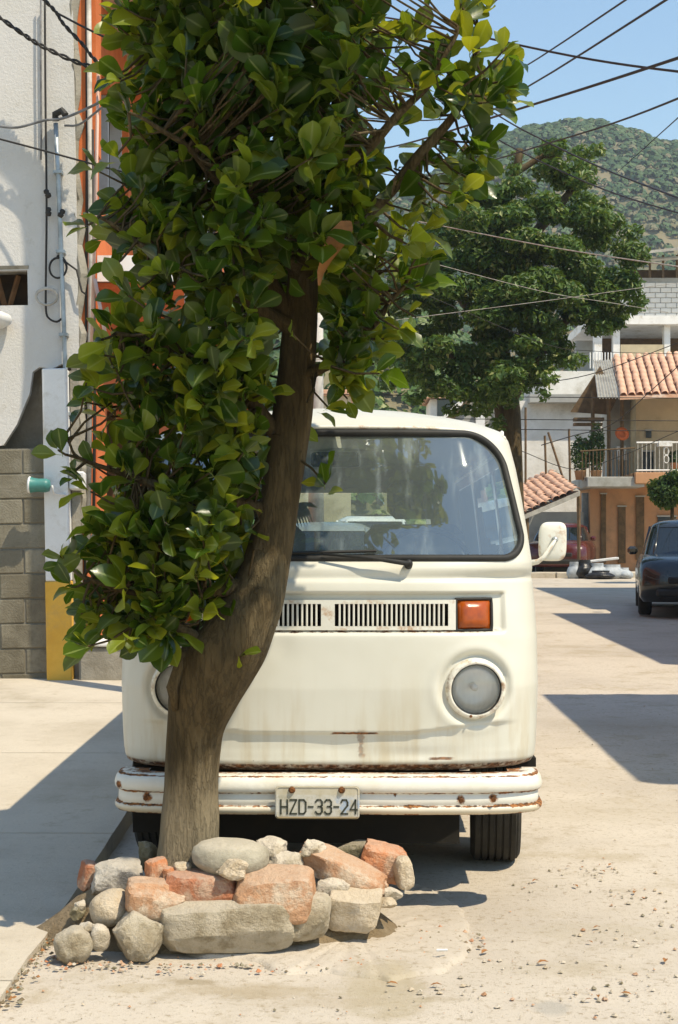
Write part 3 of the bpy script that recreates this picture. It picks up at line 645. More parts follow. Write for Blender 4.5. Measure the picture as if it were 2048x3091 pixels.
SEG = {'H': [[(0, 0), (0, 1)], [(1, 0), (1, 1)], [(0, .5), (1, .5)]], 'Z': [[(0, 1), (1, 1), (0, 0), (1, 0)]],
       'D': [[(0, 0), (0, 1), (.7, 1), (1, .82), (1, .18), (.7, 0), (0, 0)]], '-': [[(.0, .5), (1, .5)]],
       '3': [[(0, .85), (.25, 1), (.75, 1), (1, .85), (1, .62), (.75, .52), (.4, .52)], [(.75, .52), (1, .42), (1, .15), (.75, 0), (.25, 0), (0, .15)]],
       '2': [[(0, .82), (.2, 1), (.8, 1), (1, .82), (1, .62), (0, 0), (1, 0)]], '4': [[(.8, 0), (.8, 1), (0, .3), (1, .3)]]}
xc = -.132; ch_w = .0235; ch_h = .050; zb_ = .381
for chh in 'HZD-33-24':
    wd_ = ch_w if chh != '-' else .0165
    m = MB()
    for ln in SEG[chh]:
        pts = [(xc + a * wd_, zb_ + b * ch_h) for a, b in ln]
        for (a, b), (c, d) in zip(pts[:-1], pts[1:]):
            l_ = math.hypot(c - a, d - b) or 1; dx, dz = (c - a) / l_, (d - b) / l_; w_ = .0031; e_ = .002
            q = [(a - dx * e_ - dz * w_, b - dz * e_ + dx * w_), (c + dx * e_ - dz * w_, d + dz * e_ + dx * w_), (c + dx * e_ + dz * w_, d + dz * e_ - dx * w_), (a - dx * e_ + dz * w_, b - dz * e_ - dx * w_)]
            m.prism(q[::-1], .002, Matrix.Translation((0, -.0145, 0)))
    m.build('character', M['ink'], pl); xc += wd_ + (.0098 if chh != '-' else .0092)
# air grille, slat by slat
gr = obj('air_grille', None, van, (0, 0, 0)); GZ0, GZ1 = 1.036, 1.148
gy = lambda x: bodyY(x, 1.09) + .016
MB().box((-.475, .215, GZ0 - .03), (.475, .225, GZ1 + .03)).build('dark_backing', M['dark'], gr)
m = MB()
def strip(x0, x1, z0, z1, n=10):
    for k in range(n):
        a, b = x0 + (x1 - x0) * k / n, x0 + (x1 - x0) * (k + 1) / n
        ya, yb = gy(a) - .012, gy(b) - .012
        m.add([(a, ya, z0), (b, yb, z0), (b, yb, z1), (a, ya, z1), (a, ya + .012, z0), (b, yb + .012, z0), (b, yb + .012, z1), (a, ya + .012, z1)], [(0, 1, 2, 3), (3, 2, 6, 7), (0, 4, 5, 1)] + ([(0, 3, 7, 4)] if k == 0 else []) + ([(1, 5, 6, 2)] if k == n - 1 else []))
strip(-.476, .476, GZ0, 1.0505, 24); strip(-.476, .476, 1.1335, GZ1, 24); strip(-.0255, .0255, 1.0505, 1.1335, 2); strip(-.476, -.4475, 1.0505, 1.1335, 2); strip(.4475, .476, 1.0505, 1.1335, 2)
m.build('grille_frame', M['paint2'], gr)
sm = MB().bbox((-.0038, 0, 1.0507), (.0038, .013, 1.1333), .0018).mesh('slat', M['paint2'])
pit = (.4475 - .0255) / 24
for s in (-1, 1):
    for k in range(1, 24):
        xk = s * (.0255 + pit * k); obj('slat', sm, gr, (xk, gy(xk) - .0122, 0))
# indicators
g = N('amber_lens'); n = g.noise(40, 4, .6); st = g.n('TexWave'); st.inputs['Scale'].default_value = 30; g.l(g.co.outputs['Object'], st.inputs['Vector'])
M['amber'] = g.done(g.pr(g.mix(g.ramp(n, .4, .7), (.36, .07, .006), (.27, .055, .008)), .22, g.bump(n, .15, .002), .5))
for s in (-1, 1):
    ind = obj('indicator', None, van, (0, 0, 0))
    xa, xb = .484, .608; n = 8; m = MB(); mb_ = MB(); vv = []
    for i in range(n + 1):
        for j in range(7):
            x = xa + (xb - xa) * i / n; z = 1.038 + .108 * j / 6
            ex = min(i, n - i) / n; ez = min(j, 6 - j) / 6
            bul = .026 * min(1, (min(ex * 1, .22) / .22)) ** .5 * min(1, min(ez, .2) / .2) ** .5
            vv.append((s * x, bodyY(x, z) + .022 - bul - .002 * 0, z))
    fs_ = [(i * 7 + j, (i + 1) * 7 + j, (i + 1) * 7 + j + 1, i * 7 + j + 1) for i in range(n) for j in range(6)]
    m.add(vv, fs_); m.build('amber_lens', M['amber'], ind, True)
    pts = [(xa - .006, 1.034), (xb + .006, 1.034), (xb + .006, 1.150), (xa - .006, 1.150)]
    oo2 = []
    for (a, b), (c, d) in zip(pts, pts[1:] + pts[:1]):
        for k in range(6): oo2.append((a + (c - a) * k / 6, b + (d - b) * k / 6))
    m = MB(); m.ring([(s * x, bodyY(x, z) + .017, z) for x, z in oo2], .006, 6); m.build('gasket', M['black'], ind, True)
# headlights
M['chrome'] = pmat('worn_cream_rim', (.78, .75, .64), (.55, .46, .30), .3, 25, 70, .1, spec=.6, lo=.5, hi=.75, dirt=(.22, .1, .04), ds=18)
g = N('headlight_reflector'); M['refl'] = g.done(g.pr((.95, .95, .92), .25, None, .5, .2))
g = N('headlight_lens'); wv = g.n('TexWave'); wv.inputs['Scale'].default_value = 16; wv.bands_direction = 'X'; g.l(g.co.outputs['Object'], wv.inputs['Vector'])
bn = g.bump(wv.outputs['Fac'], .12, .002); gl = g.n('BsdfGlossy'); gl.inputs['Roughness'].default_value = .12; g.l(bn, gl.inputs['Normal'])
tr = g.n('BsdfTransparent'); tr.inputs['Color'].default_value = (.95, .95, .93, 1); fr = g.n('Fresnel'); fr.inputs['IOR'].default_value = 1.6; g.l(bn, fr.inputs['Normal'])
mx = g.n('MixShader'); g.l(fr.outputs[0], mx.inputs[0]); g.l(tr.outputs[0], mx.inputs[1]); g.l(gl.outputs[0], mx.inputs[2])
df = g.n('BsdfDiffuse'); df.inputs['Color'].default_value = (.78, .78, .74, 1); m3 = g.n('MixShader'); g.l(g.math('ADD', .10, g.math('MULTIPLY', wv.outputs['Fac'], .03)), m3.inputs[0]); g.l(mx.outputs[0], m3.inputs[1]); g.l(df.outputs[0], m3.inputs[2])
M['lens'] = g.done(m3.outputs[0])
for s in (-1, 1):
    hy = bodyY(HL[0], HL[1])
    h = obj('headlight', None, van, (s * HL[0], hy + .015, HL[1]), (math.radians(90 + 4), 0, math.radians(s * 5)))
    MB().lathe([(.113, -.012), (.114, .012), (.110, .024), (.102, .031), (.094, .030), (.091, .022), (.090, .012)], 40).build('rim', M['chrome'], h, True)
    MB().lathe([(.0955, .0285), (.0935, .031), (.0905, .028), (.090, .02)], 40).build('gasket', M['black'], h, True)
    MB().lathe([(.0905, .016), (.085, .020), (.06, .034), (.03, .041), (.001, .043)], 40).build('lens', M['lens'], h, True)
    MB().lathe([(.090, .012), (.075, -.03), (.045, -.06), (.015, -.068), (.001, -.068)], 32).build('reflector', M['refl'], h, True)
    MB().lathe([(.001, .0), (.012, -.004), (.014, -.03), (.012, -.06)], 12).build('bulb', M['white'], h, True)
    MB().lathe([(0, .036), (.004, .036), (.006, .03), (.006, .02)], 8, Matrix.Translation((s * -.02, -.1, 0))).build('screw', M['rust'], h)
# wiper arms
for (px_, tipx, bl) in ((.30, -.02, (-.30, .18)), (-.30, -.62, (-.70, -.36))):
    wp = obj('wiper', None, van)
    y0 = bodyY(px_, 1.275); 
    MB().lathe([(0, .034), (.012, .032), (.016, .018), (.015, -.02)], 12, Matrix.Translation((px_, y0 - .005, 1.277)) @ Matrix.Rotation(math.radians(70), 4, 'X')).build('pivot', M['black'], wp, True)
    a = Vector((px_, y0 - .038, 1.283)); b = Vector((tipx, bodyY(tipx, 1.318) - .030, 1.318)); mid = (a + b) / 2 + Vector((0, -.012, .005))
    MB().tube([a, a + (mid - a) * .35, mid, b], [.011, .010, .006, .005], 6).build('arm', M['black'], wp, True)
    m = MB(); pts = [(x, bodyY(x, 1.322 + .01 * i / 12) - .016, 1.318 + .012 * i / 12) for i, x in enumerate(np.linspace(bl[0], bl[1], 13))]
    m.tube(pts, .006, 5); m.tube([(p[0], p[1] + .008, p[2]) for p in pts], .0045, 4); m.build('blade', M['black'], wp)
# mirror
for s in (1, -1):
    mi = obj('door_mirror', None, van)
    cm = Vector((s * .915, .735, 1.368))
    m = MB(); n = 40; pr2 = []
    for (sc, dy) in ((.0, -.016), (.55, -.015), (.85, -.012), (.96, -.006), (1, .004), (.97, .012), (0.9, .013)):
        for k in range(n):
            a = 2 * math.pi * k / n; e_ = 2 / 4.2
            ca, sa = math.cos(a), math.sin(a)
            pr2.append((cm.x + .058 * sc * math.copysign(abs(ca) ** e_, ca) + .004 * sa, cm.y + dy, cm.z + .081 * sc * math.copysign(abs(sa) ** e_, sa)))
    for i in range(6): pass
    m.add(pr2, [(i * n + k, i * n + (k + 1) % n, (i + 1) * n + (k + 1) % n, (i + 1) * n + k) for i in range(6) for k in range(n)]); m.build('mirror_back', M['paint2'], mi, True)
    m = MB(); m.add([pr2[6 * n + k] for k in range(n)], [tuple(range(n))]); m.build('mirror_glass', M['refl'], mi)
    m = MB(); m.tube([(s * .80, .74, 1.275), (s * .85, .70, 1.285), (s * .875, .695, 1.305), cm + Vector((s * .005, -.035, .005)), cm + Vector((s * .008, -.02, .01))], [.014, .011, .009, .008, .008], 8); m.build('arm', M['paint2'], mi, True)
    MB().lathe([(0, .014), (.01, .012), (.013, 0), (.012, -.016)], 12, Matrix.Translation(cm + Vector((s * .006, -.028, .008))) @ Matrix.Rotation(math.pi / 2, 4, 'X')).build('knob', M['steel'], mi, True)
# wheels
M['tyre'] = pmat('tyre_rubber', (.022, .021, .018), (.04, .036, .028), .85, 8, 70, .3)
for (s, yw, st_) in ((1, 1.0, -4), (-1, 1.0, -4), (1, 3.42, 0), (-1, 3.42, 0)):
    wh = obj('wheel', None, van, (s * .70, yw, .328), (0, math.pi / 2, 0)); wh.rotation_euler = (0, math.pi / 2, math.radians(st_))
    prf = [(.20, -.092), (.26, -.104), (.30, -.104), (.318, -.092)] + [p for k in range(6) for p in ((.327, -.085 + k * .0295), (.328, -.066 + k * .0295), (.319, -.063 + k * .0295), (.319, -.058 + k * .0295))][:-1] + [(.318, .092), (.30, .104), (.26, .104), (.20, .092)]
    MB().lathe(prf, 48).build('tyre', M['tyre'], wh)
    MB().lathe([(.20, -.07), (.19, -.03), (.19, .03), (.2, .07)], 32).build('rim', M['steel'], wh)
    for q in (-.05, .05): MB().lathe([(.195, q), (.1, q * 1.1), (.06, q * 1.6), (.0, q * 1.7)], 24).build('disc', M['white'], wh, True)
# cabin
M['seat'] = pmat('seat_vinyl', (.16, .17, .16), (.10, .105, .1), .55, 4, 60, .2)
M['dash'] = pmat('dashboard', (.06, .066, .06), (.04, .043, .04), .6, 4, 60, .2)
m = MB(); dv = []
for i in range(25):
    x = -.72 + 1.44 * i / 24; yf = bodyY(x, 1.29) + .03
    dv += [(x, yf, 1.275), (x, yf + .14, 1.285), (x, yf + .24, 1.26), (x, yf + .26, 1.12), (x, yf + .2, 1.02)]
grid_mesh('dashboard', dv, 5, 25, M['dash'], van)
for s in (-1, 1):
    st = obj('seat', None, van, (s * .38, 1.15, .53))
    MB().bbox((-.24, -.1, .18), (.24, .42, .36), .05).build('cushion', M['seat'], st)
    MB().bbox((-.24, 0, 0), (.24, .12, .60), .05).build('backrest', M['seat'], st, False, (0, .36, .34), (math.radians(-9), 0, 0))
    MB().bbox((-.13, 0, 0), (.13, .09, .19), .04).build('headrest', M['seat'], st, False, (0, .47, .955), (math.radians(-7), 0, 0))
sw = obj('steering_wheel', None, van, (.38, .72, 1.24), (math.radians(-62 + 90), 0, 0))
m = MB(); m.ring([(.2 * math.cos(a), 0, .2 * math.sin(a)) for a in np.linspace(0, 2 * math.pi, 40, endpoint=False)], .012, 6); m.build('rim', M['black'], sw, True)
MB().tube([(-.19, .0, -.02), (0, .04, -.03), (.19, 0, -.02)], .012, 6).build('spoke', M['black'], sw); MB().tube([(0, .04, -.03), (0, .4, -.06)], .03, 8).build('column', M['black'], sw)
MB().bbox((-.7, 2.5, .53), (.7, 3.1, .95), .05).build('rear_bench', M['seat'], van)
MB().bbox((-.7, 3.1, .6), (.7, 3.25, 1.3), .05).build('rear_bench_back', M['seat'], van)
MB().bbox((-.10, -.012, -.03), (.10, .012, .03), .012).build('interior_mirror', M['black'], van, False, (.02, .62, 1.70))
# dry palm frond and papers lying behind the windscreen
M['straw'] = pmat('dry_palm', (.42, .38, .16), (.3, .3, .1), .8, 9, 50, .2)
pf = thing('palm_frond', 'dry palm frond propped behind the windscreen of the cream van', 'palm frond', (VX - .30, VY + .50, 1.30))
m = MB(); m.tube([(.0, 0, 0), (.03, .02, .1), (.1, .03, .19), (.2, .04, .22)], .006, 5); m.build('stalk', M['straw'], pf)
for k in range(22):
    t = k / 21; bx2 = Vector((.03 + .17 * t, .03, .1 + .12 * math.sin(t * 1.5))); 
    for s in (-1, 1):
        dr = Vector((-.35 + .9 * t + s * .1, s * .15, (.7 - .9 * t) if s > 0 else -.9)); e = bx2 + dr * .15 * (1 - .4 * t); q = (e - bx2).cross(Vector((0, 1, 0))).normalized() * .005
        MB().add([bx2 - q, bx2 + q, (bx2 + e) / 2 + q + Vector((0, -.005, .008)), (bx2 + e) / 2 - q, e], [(0, 1, 2, 3), (3, 2, 4)]).build('leaflet', M['straw'], pf)
pa = tag(MB().box((-.09, -.12, 0), (.09, .12, .004)).build('paper', M['white'], None, False, (VX + .36, VY + .40, 1.289), (.05, 0, .3)), 'white paper lying on the dashboard behind the windscreen', 'paper')
# ------------------------------------------------------------------ street tree in front of the van
RT = random.Random(11)
tree = thing('street_tree', 'leafy tree with bent trunk and large glossy leaves growing from the rubble ring', 'tree', (-.524, 4.97, .0))
TO = Vector((-.524, 4.97, 0))
g = N('tree_bark'); n1 = g.noise(5, 7, .65, stretch=(3, 3, .6)); n2 = g.noise(34, 6, .7, stretch=(2.2, 2.2, .5)); n3 = g.noise(2.2, 5, .6); n4 = g.noise(19, 5, .6, stretch=(2.6, 2.6, .32)); fis = g.ramp(g.math('ABSOLUTE', g.math('SUBTRACT', n4, .5)), .05, .0)
col = g.mix(g.ramp(n1, .35, .68), (.115, .08, .036), (.065, .046, .02)); col = g.mix(g.math('MULTIPLY', g.ramp(n3, .5, .68), .6), col, (.19, .155, .09)); col = g.mix(g.math('MULTIPLY', g.ramp(n2, .58, .72), .7), col, (.04, .028, .012)); col = g.mix(g.math('MULTIPLY', fis, .28), col, (.035, .025, .012))
col = g.mix(g.math('MULTIPLY', g.ramp(g.math('ADD', g.sep()[2], g.math('MULTIPLY', n1, .5)), .95, .55), .65), col, (.33, .275, .18))
M['bark'] = g.done(g.pr(col, .9, g.bump(g.math('SUBTRACT', g.math('ADD', n2, g.math('MULTIPLY', n1, .7)), g.math('MULTIPLY', fis, .4)), .75, .016), .2))
trk = [(436, 2080, 130, 4.97), (437, 2010, 84, 4.97), (437, 1960, 69, 4.97), (440, 1880, 65, 4.97), (443, 1800, 63, 4.965), (450, 1700, 67, 4.955), (466, 1640, 78, 4.945), (487, 1580, 92, 4.935), (512, 1520, 100, 4.93), (543, 1460, 92, 4.93), (576, 1400, 77, 4.93), (606, 1330, 60, 4.94), (628, 1250, 52, 4.95), (645, 1160, 48, 4.955), (660, 1060, 47, 4.96), (674, 960, 46, 4.965), (684, 860, 43, 4.97), (692, 760, 40, 4.97), (699, 650, 36, 4.97), (706, 520, 30, 4.96)]
def fine_line(c, n):
    c = np.array(c, float); s = np.arange(len(c)); t = np.linspace(0, len(c) - 1, n)
    return np.array(spl3(c, t))
def spl3(c, t):
    out = []
    for u in t:
        i = min(int(u), len(c) - 2); f = u - i; p0 = c[max(i - 1, 0)]; p1 = c[i]; p2 = c[i + 1]; p3 = c[min(i + 2, len(c) - 1)]
        out.append(.5 * (2 * p1 + (p2 - p0) * f + (2 * p0 - 5 * p1 + 4 * p2 - p3) * f * f + (3 * p1 - p0 - 3 * p2 + p3) * f ** 3))
    return out
tl = fine_line(trk, 110); nr = 28; tv = []
for (x, y, hw, Y) in tl:
    c = V(x, y, Y) - TO; r_ = hw * K / F * Y
    for k in range(nr):
        a = 2 * math.pi * k / nr; d = Vector((math.cos(a), math.sin(a) * .92, 0))
        n_ = noise.noise(Vector((d.x * 1.6, d.y * 1.6, c.z * 2.2))) * .09 + noise.noise(Vector((d.x * 4, d.y * 4, c.z * 4 + 7))) * .045 + noise.noise(Vector((d.x * 9, d.y * 9, c.z * 9))) * .018
        # vertical ribs near the foot
        n_ += .05 * max(0, 1 - c.z / .9) * math.sin(a * 5 + c.z * 2)
        tv.append(c + d * r_ * (1 + n_))
grid_mesh('trunk', tv, nr, len(tl), M['bark'], tree, True, True)
limbs = [
    [(698, 660, 4.97, 34), (722, 480, 4.95, 27), (770, 300, 4.92, 20), (800, 120, 4.9, 15), (830, -120, 4.88, 9)],
    [(690, 790, 4.97, 26), (600, 600, 4.95, 20), (500, 400, 4.9, 16), (430, 200, 4.85, 12), (400, -40, 4.8, 8)],
    [(700, 620, 4.96, 24), (840, 500, 4.9, 17), (980, 350, 4.85, 12), (1085, 200, 4.8, 8), (1105, 60, 4.8, 4)],
    [(662, 1040, 4.96, 22), (560, 900, 4.9, 16), (420, 810, 4.82, 11), (270, 770, 4.75, 5)],
    [(640, 1190, 4.95, 22), (500, 1150, 4.88, 15), (330, 1110, 4.8, 9), (190, 1060, 4.75, 4), (150, 1010, 4.75, 3)],
    [(600, 1340, 4.93, 24), (480, 1370, 4.85, 15), (330, 1375, 4.8, 9), (200, 1335, 4.76, 5), (140, 1290, 4.75, 3)],
    [(682, 880, 4.96, 18), (780, 830, 4.9, 11), (880, 730, 4.86, 7), (945, 640, 4.83, 4)],
    [(705, 520, 4.96, 26), (650, 300, 5.0, 20), (620, 100, 5.0, 15), (590, -160, 5.0, 9)],
    [(692, 770, 4.96, 22), (560, 690, 4.86, 15), (400, 610, 4.75, 9), (230, 500, 4.7, 4)],
    [(500, 1540, 4.9, 26), (445, 1470, 4.86, 14), (390, 1440, 4.82, 9), (340, 1460, 4.8, 4)],
    [(720, 480, 4.94, 16), (860, 330, 4.75, 11), (1000, 180, 4.65, 7), (1060, 60, 4.6, 4)],
    [(700, 640, 4.96, 16), (560, 480, 4.7, 11), (420, 330, 4.6, 7), (300, 260, 4.55, 3)]]
skel = []
for lb in limbs:
    ln = fine_line(lb, 26); m = MB()
    pts = [V(x + 4 * math.sin(i * .9), y, Y) - TO for i, (x, y, Y, r_) in enumerate(ln)]
    m.tube(pts, [r_ * K / F * 4.9 for (_, _, _, r_) in ln], 9); m.build('branch', M['bark'], tree, True); skel += pts
# left bark stub and cut branch in front of the headlight
m = MB(); m.tube([V(405, 1640, 4.86) - TO, V(398, 1590, 4.83) - TO, V(420, 1530, 4.85) - TO, V(438, 1480, 4.88) - TO], [.012, .02, .022, .014], 8); m.build('branch', M['bark'], tree, True)
# leaves
g = N('glossy_leaf'); at = g.n('Attribute'); at.attribute_name = 'rnd'; oi = g.n('ObjectInfo'); md = g.n('Attribute'); md.attribute_name = 'mid'
rn = g.math('FRACT', g.math('ADD', at.outputs['Fac'], oi.outputs['Random']))
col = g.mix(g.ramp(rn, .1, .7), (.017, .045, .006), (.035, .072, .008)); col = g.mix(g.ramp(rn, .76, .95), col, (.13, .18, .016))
col = g.mix(g.math('MULTIPLY', g.ramp(md.outputs['Fac'], .86, .97), .6), col, (.25, .30, .10))
col = g.mix(g.math('MULTIPLY', g.ramp(g.noise(55, 4, .6), .6, .75), .25), col, (.09, .085, .02))
bs = g.pr(col, g.math('ADD', .22, g.math('MULTIPLY', rn, .16)), g.bump(g.noise(70, 3, .5), .12, .004), .45)
tl_ = g.n('BsdfTranslucent'); g.l(g.mix(g.ramp(rn, .2, .95), (.16, .26, .01), (.55, .55, .02)), tl_.inputs['Color'])
mx = g.n('MixShader'); mx.inputs[0].default_value = .36; g.l(bs, mx.inputs[1]); g.l(tl_.outputs[0], mx.inputs[2])
M['leaf'] = g.done(mx.outputs[0])
def leaf_geo(curl, fold, wav):
    st = [(0, .015), (.1, .09), (.25, .20), (.42, .29), (.6, .335), (.76, .31), (.88, .22), (.96, .10), (1.02, .005)]
    v = []; 
    for i, (t, w) in enumerate(st):
        y = t - .06 * curl * t * t; z = -curl * t * t * .5 + .05 * t
        wv = wav * math.sin(t * 9)
        v += [(-w, y, z + fold * w + wv * w), (0, y, z), (w, y, z + fold * w - wv * w)]
    f = []
    for i in range(len(st) - 1):
        a = i * 3; f += [(a, a + 1, a + 4, a + 3), (a + 1, a + 2, a + 5, a + 4)]
    n = len(v); v += [(-.012, -.22, -.03), (.012, -.22, -.03), (.012, 0, 0), (-.012, 0, 0)]; f.append((n, n + 1, n + 2, n + 3))
    mid = [0, 1, 0] * len(st) + [1] * 4
    return np.array(v), f, mid
LG = [leaf_geo(c, f, w) for c, f, w in ((.35, .35, .1), (.7, .25, .15), (.15, .5, .08), (.95, .3, .2), (-.2, .4, .12))]
def leaf_mesh(k):
    v, f, mid = LG[k]; me = bpy.data.meshes.new('leaf'); me.from_pydata([tuple(p) for p in v], [], f); me.materials.append(M['leaf'])
    a = me.attributes.new('mid', 'FLOAT', 'POINT'); a.data.foreach_set('value', mid)
    me.polygons.foreach_set('use_smooth', [True] * len(f)); return me
LM = [leaf_mesh(k) for k in range(5)]
poly = [(318, -380), (310, 0), (306, 60), (276, 130), (348, 200), (348, 290), (293, 350), (283, 420), (278, 500), (248, 530), (278, 580), (358, 640), (328, 730), (278, 780), (298, 860), (248, 890), (258, 950), (298, 1000), (263, 1060), (248, 1120), (238, 1200), (263, 1290), (230, 1340), (210, 1400), (255, 1465), (300, 1475), (345, 1500), (420, 1500), (450, 1450), (540, 1440), (590, 1360), (615, 1250), (640, 1120), (660, 1000), (690, 960), (730, 930), (800, 900), (830, 820), (870, 740), (925, 690), (930, 600), (900, 540), (960, 480), (1010, 440), (1050, 380), (1110, 330), (1140, 240), (1140, 170), (1095, 100), (1060, 20), (1080, -60), (1060, -380)]
def inpoly(x, y, P):
    c = False; j = len(P) - 1
    for i in range(len(P)):
        if (P[i][1] > y) != (P[j][1] > y) and x < (P[j][0] - P[i][0]) * (y - P[i][1]) / (P[j][1] - P[i][1]) + P[i][0]: c = not c
        j = i
    return c
def edge_d(x, y, P):
    d = 1e9
    for (a, b), (c, e) in zip(P, P[1:] + P[:1]):
        t = max(0, min(1, ((x - a) * (c - a) + (y - b) * (e - b)) / ((c - a) ** 2 + (e - b) ** 2 + 1e-9))); d = min(d, math.hypot(x - a - t * (c - a), y - b - t * (e - b)))
    return d
leaves = []   # (matrix, rnd, variant)
twig = MB(); skA = np.array([tuple(p) for p in skel])
def rosette(c, ax, nl, size, spread=1.0, drop=0.0, tone=None):
    ax = ax.normalized(); u = ax.orthogonal().normalized(); w_ = ax.cross(u); ph = RT.uniform(0, 6.28)
    for k in range(nl):
        a = ph + k * 2.4 + RT.uniform(-.3, .3); el = RT.uniform(.15, 1.0) * spread
        d = (ax * math.cos(el * 1.25) + (u * math.cos(a) + w_ * math.sin(a)) * math.sin(el * 1.25)); d.z -= drop; d.normalize()
        nrm = Vector((RT.uniform(-1, 1), RT.uniform(-1, .8), RT.uniform(.15, 1.0))); nrm = (nrm - d * nrm.dot(d))
        if nrm.length < .05: nrm = d.orthogonal()
        nrm.normalize(); xx = d.cross(nrm).normalized(); s = size * RT.uniform(.6, 1.28)
        base = c + d * s * .22 - ax * RT.uniform(0, .05)
        mt = Matrix(((xx.x * s, d.x * s, nrm.x * s, base.x), (xx.y * s, d.y * s, nrm.y * s, base.y), (xx.z * s, d.z * s, nrm.z * s, base.z), (0, 0, 0, 1)))
        leaves.append((mt, RT.random() if tone is None else tone + RT.uniform(-.08, .08), RT.randrange(5)))
def connect(c, r0=.0035):
    d = ((skA - np.array(tuple(c))) ** 2).sum(1); k = int(np.argmin(d + .02 * np.random.RandomState(int(abs(c.x) * 1e4)).rand(len(d)))); s_ = skel[k]
    if (c - s_).length > .62: return (c - s_)
    mid = (c + s_) / 2 + Vector((RT.uniform(-.03, .03), RT.uniform(-.03, .03), -.03 * (c - s_).length))
    twig.tube([s_, mid, c], [r0 * 1.5, r0 * 1.1, r0], 4, False); return (c - mid)
cnt = 0; tries = 0
while cnt < 1420 and tries < 40000:
    tries += 1; x = RT.uniform(150, 1180); y = RT.uniform(-380, 1510)
    if not inpoly(x, y, poly): continue
    if y < 360 and x < 335 and RT.random() < .7: continue
    e = edge_d(x, y, poly); dep = .12 + .36 * min(1, e / 220)
    # thinner towards the upper right where sky shows through
    if x > 840 and RT.random() < .80: continue
    if 560 < y < 1120 and x < 540 and RT.random() < .40: continue
    Y = 4.86 + RT.uniform(-1, 1) * dep
    p = V(x, y, Y)
    if p.z < 1.98 and p.x > -.95: Y = min(Y, 5.02); p = V(x, y, Y)
    if p.z < .62: continue
    tx = np.interp(y, [650, 860, 1060, 1250, 1400, 1480], [699, 684, 660, 628, 576, 530])
    if 640 < y < 1480 and abs(x - tx) < (92 if y < 1250 else 75) and Y < 5.0:
        if RT.random() < .93: continue
    c = p - TO; ax = connect(c)
    if ax.length < .01: ax = Vector((0, 0, 1))
    ax = ax.normalized() + Vector((0, -.25, .55)) + Vector((RT.uniform(-.3, .3), RT.uniform(-.3, .3), 0))
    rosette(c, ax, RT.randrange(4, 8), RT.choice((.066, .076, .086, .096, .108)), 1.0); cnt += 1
# unseen crown leaves added above the frame, placed to shade trunk and van
k_ = 0
while k_ < 175:
    zc = RT.uniform(3.3, 4.4); X0 = RT.uniform(-2.0, -.83); Y0 = RT.uniform(5.14, 5.60) if RT.random() < .7 or X0 > -1.3 else RT.uniform(5.6, 6.0)
    p = Vector((X0 + .48 * zc, Y0 - .40 * zc, zc))
    if p.y > 2.2 and p.z < CAMZ + (YH + 60) / F * p.y + .1: continue
    if p.x < -1.1: continue
    rosette(p - TO, Vector((RT.uniform(-.4, .4), RT.uniform(-.4, .4), 1)), RT.randrange(4, 8), .108); k_ += 1
for lb in ([(V(830, -120, 4.88), .02), (Vector((.2, 4.5, 3.7)), .016), (Vector((.5, 4.1, 3.9)), .01), (Vector((.8, 3.9, 4.1)), .006)], [(V(590, -160, 5.0), .02), (Vector((-.3, 4.6, 3.8)), .016), (Vector((-.2, 4.1, 3.9)), .01), (Vector((-.3, 3.7, 4.0)), .006)], [(V(400, -40, 4.8), .014), (Vector((-.75, 4.5, 3.6)), .011), (Vector((-.8, 4.1, 3.8)), .006)]):
    MB().tube([p - TO for p, _ in lb], [r_ for _, r_ in lb], 8).build('branch', M['bark'], tree, True)
